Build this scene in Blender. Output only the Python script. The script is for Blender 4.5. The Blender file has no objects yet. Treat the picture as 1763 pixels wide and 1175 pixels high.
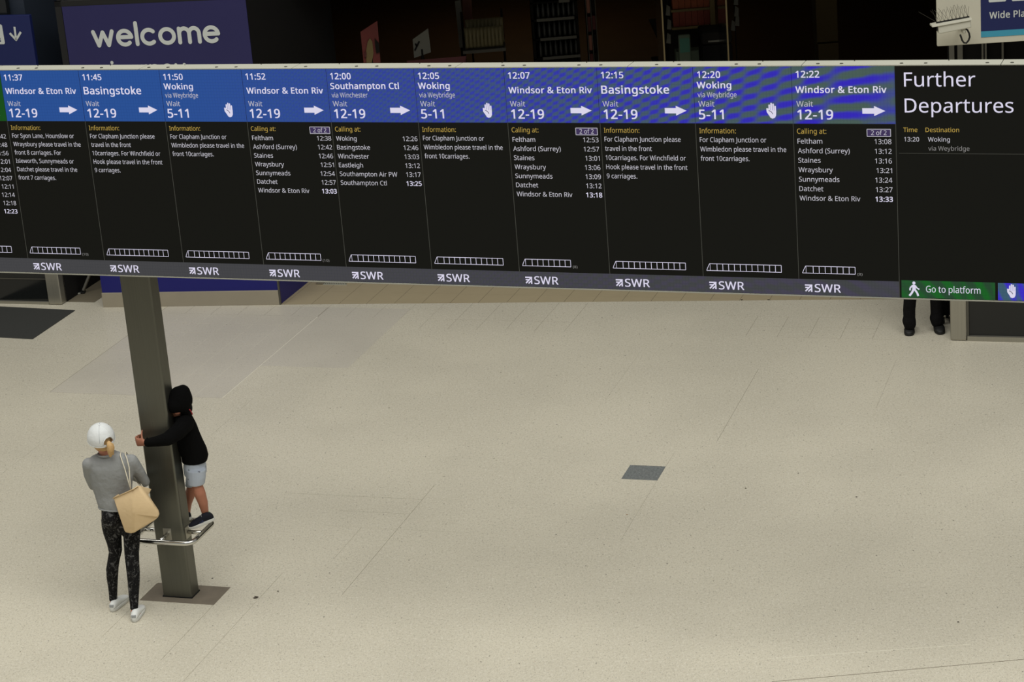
import bpy, bmesh, math, random
from mathutils import Vector, Matrix
from math import sin, cos, radians as R, pi
random.seed(7)
scene = bpy.context.scene
COL = scene.collection

# ------------------------------------------------------------------ camera
H = 7.5                                     # the gallery rail above the concourse
FPX, PITCH, ROLL = 3867.0, R(18.49), R(-4.62)
FW = Vector((0, cos(PITCH), -sin(PITCH))); _r0 = Vector((1, 0, 0)); _u0 = _r0.cross(FW)
RT = _r0 * cos(ROLL) + _u0 * sin(ROLL); UP = -_r0 * sin(ROLL) + _u0 * cos(ROLL)
cam_d = bpy.data.cameras.new('camera'); cam = bpy.data.objects.new('camera', cam_d); COL.objects.link(cam)
cam_d.sensor_fit = 'HORIZONTAL'; cam_d.sensor_width = 36.0; cam_d.lens = FPX / 1763 * 36.0
cam_d.clip_start = 0.1; cam_d.clip_end = 200
cam.matrix_world = Matrix(((RT.x, UP.x, -FW.x, 0), (RT.y, UP.y, -FW.y, 0), (RT.z, UP.z, -FW.z, H), (0, 0, 0, 1)))
scene.camera = cam

# ------------------------------------------------------------------ light
world = bpy.data.worlds.new('hall_light'); scene.world = world; world.use_nodes = True
bgn = world.node_tree.nodes['Background']; bgn.inputs[0].default_value = (1.0, 0.99, 0.94, 1); bgn.inputs[1].default_value = 0.29
def area(name, loc, size, energy, color, rot=(0, 0, 0)):
    l = bpy.data.lights.new(name, 'AREA'); l.shape = 'RECTANGLE'; l.size, l.size_y = size; l.energy = energy; l.color = color
    o = bpy.data.objects.new(name, l); COL.objects.link(o); o.location = loc; o.rotation_euler = rot
    return o
area('roof_light_near', (1.5, 10.0, 15), (16, 10), 2250, (1.0, 0.985, 0.95))
area('roof_light_left', (-7.0, 18.5, 15), (8, 6), 700, (1.0, 0.985, 0.93))
scene.view_settings.view_transform = 'Standard'; scene.view_settings.look = 'None'
scene.view_settings.gamma = 1.0; scene.view_settings.use_curve_mapping = False
scene.view_settings.exposure = 0.0

area('shop_fill', (0.7, 38.5, 3.85), (1.4, 5), 13, (1.0, 0.86, 0.6))  # added fill with no known fitting, lifts the brown floor deep inside
area('shop_fill', (5.1, 30.5, 3.8), (0.8, 0.8), 5, (1.0, 0.86, 0.6))  # second added fill, brightens the beige column
# ------------------------------------------------------------------ measuring helpers (points of the place, from the camera's survey)
def ray(px, py): return FW * FPX + RT * (px - 881.5) - UP * (py - 587.5)
def on_z(px, py, z=0.0):
    d = ray(px, py); t = (z - H) / d.z; return Vector((d.x * t, d.y * t, z))
def on_y(px, py, y):
    d = ray(px, py); t = y / d.y; return Vector((d.x * t, y, H + d.z * t))
TS = 0.3264; AZ = R(18.48)
DB = Vector((cos(AZ), -sin(AZ), 0)); DA = Vector((sin(AZ), cos(AZ), 0))     # floor tile directions
def lat(b, a, z=0.0): return DB * (b * TS) + DA * (a * TS) + Vector((0, 0, z))
def lin(c): c = c / 255.0; return c / 12.92 if c <= 0.04045 else ((c + 0.055) / 1.055) ** 2.4
def rgb(c): return (lin(c[0]), lin(c[1]), lin(c[2]), 1)

# ------------------------------------------------------------------ materials
def mat(name, c, rough=0.6, metal=0.0, spec=0.4, noise=None, bump=None, emit=None):
    m = bpy.data.materials.new(name); m.use_nodes = True; nt = m.node_tree; b = nt.nodes['Principled BSDF']
    b.inputs['Base Color'].default_value = rgb(c); b.inputs['Roughness'].default_value = rough
    b.inputs['Metallic'].default_value = metal; b.inputs['Specular IOR Level'].default_value = spec
    if noise or bump:
        tc = nt.nodes.new('ShaderNodeTexCoord')
    if noise:      # (scale xyz, amount) small variation of the base colour
        mp = nt.nodes.new('ShaderNodeMapping'); mp.inputs['Scale'].default_value = noise[0]
        n = nt.nodes.new('ShaderNodeTexNoise'); n.inputs['Scale'].default_value = 1; n.inputs['Detail'].default_value = 4
        mx = nt.nodes.new('ShaderNodeMix'); mx.data_type = 'RGBA'
        mx.inputs[6].default_value = tuple(x * (1 - noise[1]) for x in rgb(c)[:3]) + (1,)
        mx.inputs[7].default_value = tuple(min(1, x * (1 + noise[1])) for x in rgb(c)[:3]) + (1,)
        nt.links.new(tc.outputs['Object'], mp.inputs[0]); nt.links.new(mp.outputs[0], n.inputs['Vector'])
        nt.links.new(n.outputs[0], mx.inputs[0]); nt.links.new(mx.outputs[2], b.inputs['Base Color'])
    if bump:
        n2 = nt.nodes.new('ShaderNodeTexNoise'); n2.inputs['Scale'].default_value = bump[0]; n2.inputs['Detail'].default_value = 3
        bp = nt.nodes.new('ShaderNodeBump'); bp.inputs['Strength'].default_value = bump[1]; bp.inputs['Distance'].default_value = bump[2]
        nt.links.new(tc.outputs['Object'], n2.inputs['Vector']); nt.links.new(n2.outputs[0], bp.inputs['Height']); nt.links.new(bp.outputs[0], b.inputs['Normal'])
    if emit:
        b.inputs['Emission Color'].default_value = rgb(emit); b.inputs['Emission Strength'].default_value = 1.0
    return m
class NB:                                    # tiny node-graph builder
    def __init__(s, m): s.nt = m.node_tree
    def n(s, t, **k):
        x = s.nt.nodes.new(t)
        for a, v in k.items(): setattr(x, a, v)
        return x
    def l(s, a, b): s.nt.links.new(a, b)
    def math(s, op, a, b=None, c=None):
        x = s.n('ShaderNodeMath', operation=op)
        for i, v in enumerate((a, b, c)):
            if v is None: continue
            if isinstance(v, (int, float)): x.inputs[i].default_value = v
            else: s.l(v, x.inputs[i])
        return x.outputs[0]
    def mix(s, f, a, b):
        x = s.n('ShaderNodeMix', data_type='RGBA')
        for i, v in ((0, f), (6, a), (7, b)):
            if isinstance(v, (tuple, int, float)): x.inputs[i].default_value = v
            else: s.l(v, x.inputs[i])
        return x.outputs[2]
    def ramp(s, v, lo, hi):
        x = s.n('ShaderNodeMapRange', interpolation_type='SMOOTHSTEP'); x.inputs[1].default_value = lo; x.inputs[2].default_value = hi
        s.l(v, x.inputs[0]); return x.outputs[0]

def terrazzo(name, base, dark, light, rough, fleck=1.0):
    m = mat(name, base, rough, 0, 0.35); g = NB(m); b = m.node_tree.nodes['Principled BSDF']
    pos = g.n('ShaderNodeNewGeometry').outputs['Position']
    def noise(sc, det, sx=1, off=0):
        mp = g.n('ShaderNodeMapping'); mp.inputs['Scale'].default_value = (sc, sc * sx, sc); mp.inputs['Location'].default_value = (off, off, 0)
        g.l(pos, mp.inputs[0]); x = g.n('ShaderNodeTexNoise'); x.inputs['Scale'].default_value = 1; x.inputs['Detail'].default_value = det
        g.l(mp.outputs[0], x.inputs['Vector']); return x.outputs[0]
    big = g.ramp(noise(0.7, 3), 0.3, 0.7)
    c = g.mix(big, rgb(tuple(x * 0.975 for x in base)), rgb(tuple(min(255, x * 1.02) for x in base)))
    n1 = noise(120, 3, 1, 3); c = g.mix(g.math('MULTIPLY', g.ramp(n1, 0.5, 0.66), 0.17 * fleck), c, rgb(dark)); c = g.mix(g.math('MULTIPLY', g.ramp(g.math('SUBTRACT', 1.0, n1), 0.5, 0.66), 0.20 * fleck), c, rgb(light))
    f1 = g.ramp(noise(95, 3, 0.6, 11), 0.60, 0.68); c = g.mix(g.math('MULTIPLY', f1, 0.55 * fleck), c, rgb(dark))
    f2 = g.ramp(noise(105, 2, 1, 5), 0.60, 0.68); c = g.mix(g.math('MULTIPLY', f2, 0.35 * fleck), c, rgb(light))
    f3 = g.ramp(noise(46, 3, 0.5, 21), 0.67, 0.73); c = g.mix(g.math('MULTIPLY', f3, 0.75 * fleck), c, rgb(tuple(x * 0.6 for x in dark)))
    f5 = g.ramp(noise(58, 3, 0.7, 41), 0.54, 0.66); c = g.mix(g.math('MULTIPLY', f5, 0.30 * fleck), c, rgb(dark)); f6 = g.ramp(noise(50, 3, 0.7, 51), 0.55, 0.66); c = g.mix(g.math('MULTIPLY', f6, 0.30 * fleck), c, rgb(light))
    f4 = g.ramp(noise(60, 2, 1, 31), 0.66, 0.72); c = g.mix(g.math('MULTIPLY', f4, 0.22 * fleck), c, rgb((190, 140, 110)))
    oi = g.n('ShaderNodeObjectInfo').outputs['Random']
    c = g.mix(g.math('MULTIPLY', oi, 0.035), c, rgb(tuple(x * 0.85 for x in base)))
    g.l(c, b.inputs['Base Color'])
    return m

M = {}
M['floor'] = terrazzo('terrazzo_floor', (202, 196, 177), (138, 130, 114), (228, 224, 212), 0.40)
M['floor_grey'] = terrazzo('worn_terrazzo', (197, 191, 176), (152, 146, 133), (212, 209, 199), 0.34, 0.7)
M['tile_shop'] = mat('shop_floor_tile', (168, 155, 126), 0.45, noise=((5, 5, 5), 0.05))
M['grout'] = mat('grout', (112, 104, 86), 0.9)
M['grout_light'] = mat('pale_grout', (226, 222, 205), 0.9)
M['cover_dark'] = terrazzo('dark_speckled_cover', (112, 116, 115), (54, 57, 57), (150, 155, 153), 0.5, 1.3)
M['plate'] = mat('worn_steel_plate', (122, 113, 99), 0.6, 0.15, noise=((6, 6, 6), 0.28))
M['carpet'] = mat('charcoal_matting', (52, 53, 50), 0.95, noise=((40, 40, 40), 0.12))
def steel(name, c, rough, metal):
    m = mat(name, c, rough, metal, 0.5, noise=((90, 90, 1.2), 0.10)); return m
M['pillar'] = steel('brushed_dark_steel', (105, 105, 96), 0.40, 0.85)
M['steel'] = steel('brushed_steel', (165, 162, 150), 0.38, 0.8)
M['chrome'] = mat('polished_tube', (205, 204, 198), 0.16, 1.0)
M['cream'] = mat('painted_cover', (160, 160, 147), 0.6, noise=((3, 3, 3), 0.05))
M['bolt'] = mat('bolt_grey', (90, 88, 80), 0.5, 0.5)
M['black'] = mat('black_casing', (16, 16, 16), 0.6)
M['led_black'] = mat('display_black', (5, 5, 5), 0.8, 0, 0.1, emit=(17, 17, 13))
M['divider'] = mat('divider_line', (30, 30, 28), 0.8, 0, 0.1, emit=(62, 62, 56))
M['led_white'] = mat('display_white', (20, 20, 20), 0.8, 0, 0.1, emit=(216, 212, 232))
M['led_text'] = mat('display_pale', (20, 20, 20), 0.8, 0, 0.1, emit=(190, 188, 196))
M['led_dim'] = mat('display_dim', (20, 20, 20), 0.8, 0, 0.1, emit=(128, 126, 124))
M['led_amber'] = mat('display_amber', (20, 20, 10), 0.8, 0, 0.1, emit=(178, 150, 72))
M['led_violet'] = mat('display_violet', (20, 20, 20), 0.8, 0, 0.1, emit=(58, 46, 84))
M['led_green'] = mat('display_green', (10, 20, 10), 0.8, 0, 0.1, emit=(18, 74, 22))
M['sign_blue'] = mat('enamel_blue', (24, 30, 76), 0.5)
M['welcome_blue'] = mat('indigo_panel', (34, 32, 78), 0.5, noise=((2, 2, 2), 0.06))
M['kiosk_blue'] = mat('royal_blue_panel', (20, 22, 104), 0.4, noise=((2, 2, 2), 0.06))
M['skirt'] = mat('grey_skirting', (150, 142, 124), 0.6, noise=((4, 4, 4), 0.08))
M['slate'] = mat('slate_panel', (34, 42, 54), 0.6)
M['white'] = mat('sign_white', (188, 184, 166), 0.6)
M['lettering'] = mat('lettering_white', (190, 194, 190), 0.6)
M['teal'] = mat('teal_stripe', (56, 140, 165), 0.5)
M['navy'] = mat('navy_panel', (18, 28, 78), 0.5)
M['dark_glass'] = mat('smoked_glass', (22, 24, 24), 0.12, 0, 0.5)
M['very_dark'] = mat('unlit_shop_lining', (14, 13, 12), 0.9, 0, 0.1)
M['wall'] = mat('stone_fascia', (120, 116, 104), 0.8, noise=((1, 1, 1), 0.08))
M['brown'] = mat('brown_shop_floor', (84, 60, 30), 0.7, noise=((2, 2, 2), 0.2))
M['skin'] = mat('skin', (188, 128, 104), 0.55, noise=((9, 9, 9), 0.06))
M['skin_leg'] = mat('skin_tanned', (168, 112, 88), 0.55, noise=((9, 9, 9), 0.06))
M['hair'] = mat('blond_hair', (196, 160, 108), 0.55, noise=((70, 70, 8), 0.25), bump=(60, 0.5, 0.01))
M['dark_hair'] = mat('brown_hair', (40, 28, 20), 0.6)
M['greytop'] = mat('grey_jersey', (146, 148, 147), 0.9, 0, 0.15, noise=((14, 14, 14), 0.05), bump=(16, 0.55, 0.02))
M['cap'] = mat('white_cotton', (220, 223, 222), 0.85, 0, 0.2, noise=((10, 10, 10), 0.04), bump=(22, 0.5, 0.012)); M['cap_seam'] = mat('grey_seam', (176, 180, 184), 0.9)
M['tote'] = mat('tan_canvas', (214, 188, 146), 0.85, 0, 0.2, noise=((8, 8, 8), 0.06), bump=(14, 0.3, 0.02))
M['tote_in'] = mat('tan_canvas_inside', (176, 145, 98), 0.9)
M['rope'] = mat('cream_cord', (216, 208, 186), 0.9)
M['hoodie'] = mat('black_jersey', (12, 12, 12), 0.95, 0, 0.08, bump=(14, 0.4, 0.02))
M['blackcloth'] = mat('black_twill', (15, 14, 15), 0.9, 0, 0.12, bump=(20, 0.5, 0.02))
M['red'] = mat('red_trim', (150, 40, 46), 0.8)
M['trainer'] = mat('black_mesh', (26, 28, 36), 0.8, 0, 0.2)
M['trainer_stripe'] = mat('navy_stripe', (44, 56, 92), 0.7)
M['trainer_green'] = mat('green_lining', (90, 170, 120), 0.7)
M['sole'] = mat('white_rubber', (205, 205, 198), 0.6)
M['white_leather'] = mat('white_leather', (222, 224, 220), 0.5, noise=((10, 10, 10), 0.03))
M['grey_tab'] = mat('silver_heel_tab', (160, 163, 163), 0.5)
M['rubber'] = mat('black_rubber', (14, 14, 13), 0.6)
M['cctv'] = mat('ivory_housing', (188, 186, 170), 0.45)
M['spike'] = mat('spike_wire', (70, 68, 60), 0.5, 0.5)
# patterned leggings: grey leaf-like marks on black
def leggings_mat():
    m = mat('marbled_leggings', (16, 16, 17), 0.8, 0, 0.2); g = NB(m); tc = g.n('ShaderNodeTexCoord')
    w = g.n('ShaderNodeTexNoise'); w.inputs['Scale'].default_value = 17; w.inputs['Detail'].default_value = 6; w.inputs['Distortion'].default_value = 2.2
    g.l(tc.outputs['Object'], w.inputs['Vector'])
    f = g.ramp(w.outputs[0], 0.53, 0.66); c = g.mix(f, rgb((13, 13, 14)), rgb((84, 84, 84)))
    v = g.n('ShaderNodeTexNoise'); v.inputs['Scale'].default_value = 42; v.inputs['Detail'].default_value = 4; v.inputs['Distortion'].default_value = 3
    g.l(tc.outputs['Object'], v.inputs['Vector'])
    c = g.mix(g.math('MULTIPLY', g.ramp(v.outputs[0], 0.61, 0.68), 0.7), c, rgb((112, 111, 106)))
    g.l(c, m.node_tree.nodes['Principled BSDF'].inputs['Base Color']); return m
M['leggings'] = leggings_mat()
def shorts_mat():
    m = mat('pale_blue_grey_cotton', (172, 180, 190), 0.85, 0, 0.2); g = NB(m); tc = g.n('ShaderNodeTexCoord')
    v = g.n('ShaderNodeTexVoronoi'); v.inputs['Scale'].default_value = 17; g.l(tc.outputs['Object'], v.inputs['Vector'])
    lt = g.math('LESS_THAN', v.outputs['Distance'], 0.16)
    n = g.n('ShaderNodeTexNoise'); n.inputs['Scale'].default_value = 90; g.l(tc.outputs['Object'], n.inputs['Vector'])
    f = g.math('MULTIPLY', lt, g.ramp(n.outputs[0], 0.42, 0.55))
    g.l(g.mix(g.math('MULTIPLY', f, 0.75), rgb((172, 180, 190)), rgb((70, 72, 80))), m.node_tree.nodes['Principled BSDF'].inputs['Base Color']); return m
M['shorts'] = shorts_mat()

# ------------------------------------------------------------------ geometry helpers
def tag(o, label=None, cat=None, group=None, kind=None):
    if label: o['label'] = label
    if cat: o['category'] = cat
    if group: o['group'] = group
    if kind: o['kind'] = kind
    return o
def empty(name, loc=(0, 0, 0), rz=0.0):
    o = bpy.data.objects.new(name, None); COL.objects.link(o); o.location = loc; o.rotation_euler = (0, 0, rz); o.empty_display_size = 0.1
    return o
def link(name, me, m, parent=None, keep=False):
    if m is not None:
        me.materials.clear(); me.materials.append(m)
    o = bpy.data.objects.new(name, me); COL.objects.link(o)
    if parent is not None: o.parent = parent
    return o
class G:
    """collects faces; build() links them as one mesh object"""
    def __init__(s): s.v = []; s.f = []
    def add(s, vs, fs):
        k = len(s.v); s.v += [Vector(v) for v in vs]; s.f += [tuple(i + k for i in f) for f in fs]; return s
    def box(s, a, b):
        (x0, y0, z0), (x1, y1, z1) = a, b
        return s.add([(x0, y0, z0), (x1, y0, z0), (x1, y1, z0), (x0, y1, z0), (x0, y0, z1), (x1, y0, z1), (x1, y1, z1), (x0, y1, z1)],
                     [(0, 3, 2, 1), (4, 5, 6, 7), (0, 1, 5, 4), (1, 2, 6, 5), (2, 3, 7, 6), (3, 0, 4, 7)])
    def prism(s, pts, z0, z1):              # ccw polygon of points, extruded in z
        n = len(pts)
        vs = [(p[0], p[1], z0) for p in pts] + [(p[0], p[1], z1) for p in pts]
        return s.add(vs, [tuple(reversed(range(n))), tuple(range(n, 2 * n))] + [(i, (i + 1) % n, n + (i + 1) % n, n + i) for i in range(n)])
    def slab(s, pts, off):                  # any planar polygon (3d points) thickened by vector off
        n = len(pts); off = Vector(off); vs = [Vector(p) for p in pts] + [Vector(p) + off for p in pts]
        return s.add(vs, [tuple(reversed(range(n))), tuple(range(n, 2 * n))] + [(i, (i + 1) % n, n + (i + 1) % n, n + i) for i in range(n)])
    def xz(s, pts, y=0.0): return s.add([(p[0], y, p[1]) for p in pts], [tuple(range(len(pts)))])   # flat print facing -y
    def tube(s, pts, r, n=10, closed=False):
        pts = [Vector(p) for p in pts]; N = len(pts); rr = r if isinstance(r, (list, tuple)) else [r] * N
        rings = []; up = Vector((0, 0, 1)); prev = None
        for i, p in enumerate(pts):
            a = pts[(i - 1) % N] if (closed or i > 0) else p; b = pts[(i + 1) % N] if (closed or i < N - 1) else p
            d = (b - a).normalized()
            if i and prev is not None:
                x = prev - d * prev.dot(d)
            else:
                x = d.cross(up)
                if x.length < 0.3: x = d.cross(Vector((0, 1, 0)))
            x.normalize(); prev = x; y = x.cross(d)
            rings.append([p + (x * cos(2 * pi * k / n) + y * sin(2 * pi * k / n)) * rr[i] for k in range(n)])
        vs = [v for q in rings for v in q]; fs = []
        for i in range(N if closed else N - 1):
            j = (i + 1) % N
            fs += [(i * n + k, i * n + (k + 1) % n, j * n + (k + 1) % n, j * n + k) for k in range(n)]
        if not closed: fs += [tuple(reversed(range(n))), tuple((N - 1) * n + k for k in range(n))]
        return s.add(vs, fs)
    def ell(s, c, r, rot=None, nu=16, nv=10, vmin=-pi / 2, vmax=pi / 2):
        c = Vector(c); vs = []; fs = []
        for j in range(nv + 1):
            t = vmin + (vmax - vmin) * j / nv
            for i in range(nu):
                a = 2 * pi * i / nu; p = Vector((r[0] * cos(t) * cos(a), r[1] * cos(t) * sin(a), r[2] * sin(t)))
                if rot is not None: p = rot @ p
                vs.append(c + p)
        for j in range(nv):
            for i in range(nu): fs.append((j * nu + i, j * nu + (i + 1) % nu, (j + 1) * nu + (i + 1) % nu, (j + 1) * nu + i))
        fs += [tuple(reversed(range(nu))), tuple(nv * nu + i for i in range(nu))]
        return s.add(vs, fs)
    def loft(s, rings):                     # rings: (centre, ax vector, ay vector)
        n = 16; vs = []; fs = []
        for c, ax, ay in rings:
            vs += [Vector(c) + Vector(ax) * cos(2 * pi * k / n) + Vector(ay) * sin(2 * pi * k / n) for k in range(n)]
        for j in range(len(rings) - 1):
            fs += [(j * n + k, j * n + (k + 1) % n, (j + 1) * n + (k + 1) % n, (j + 1) * n + k) for k in range(n)]
        fs += [tuple(reversed(range(n))), tuple((len(rings) - 1) * n + k for k in range(n))]
        return s.add(vs, fs)
    def xf(s, mtx, start=0):
        for i in range(start, len(s.v)): s.v[i] = mtx @ s.v[i]
        return s
    def mesh(s, name, smooth=False, recalc=True):
        me = bpy.data.meshes.new(name); me.from_pydata([tuple(v) for v in s.v], [], s.f); me.update()
        if recalc:
            bm = bmesh.new(); bm.from_mesh(me); bmesh.ops.remove_doubles(bm, verts=bm.verts, dist=1e-6)
            bmesh.ops.recalc_face_normals(bm, faces=bm.faces); bm.to_mesh(me); bm.free()
        if smooth: me.polygons.foreach_set('use_smooth', [True] * len(me.polygons))
        return me
    def build(s, name, m, parent=None, bevel=0, smooth=False, recalc=True, seg=2):
        o = link(name, s.mesh(name, smooth, recalc), m, parent)
        if bevel:
            b = o.modifiers.new('bevel', 'BEVEL'); b.width = bevel; b.segments = seg; b.limit_method = 'ANGLE'
        return o
def organic(name, g, m, parent, voxel=0.008, it=8, fac=0.5):
    """one continuous skin over the overlapping volumes in g"""
    me = g.mesh(name + '_src', recalc=True); o = bpy.data.objects.new('tmp', me); COL.objects.link(o)
    r = o.modifiers.new('r', 'REMESH'); r.mode = 'VOXEL'; r.voxel_size = voxel; r.use_smooth_shade = True
    s = o.modifiers.new('s', 'SMOOTH'); s.factor = fac; s.iterations = it
    dg = bpy.context.evaluated_depsgraph_get(); nm = bpy.data.meshes.new_from_object(o.evaluated_get(dg)); nm.name = name
    bpy.data.objects.remove(o); bpy.data.meshes.remove(me)
    nm.polygons.foreach_set('use_smooth', [True] * len(nm.polygons))
    return link(name, nm, m, parent)

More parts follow.
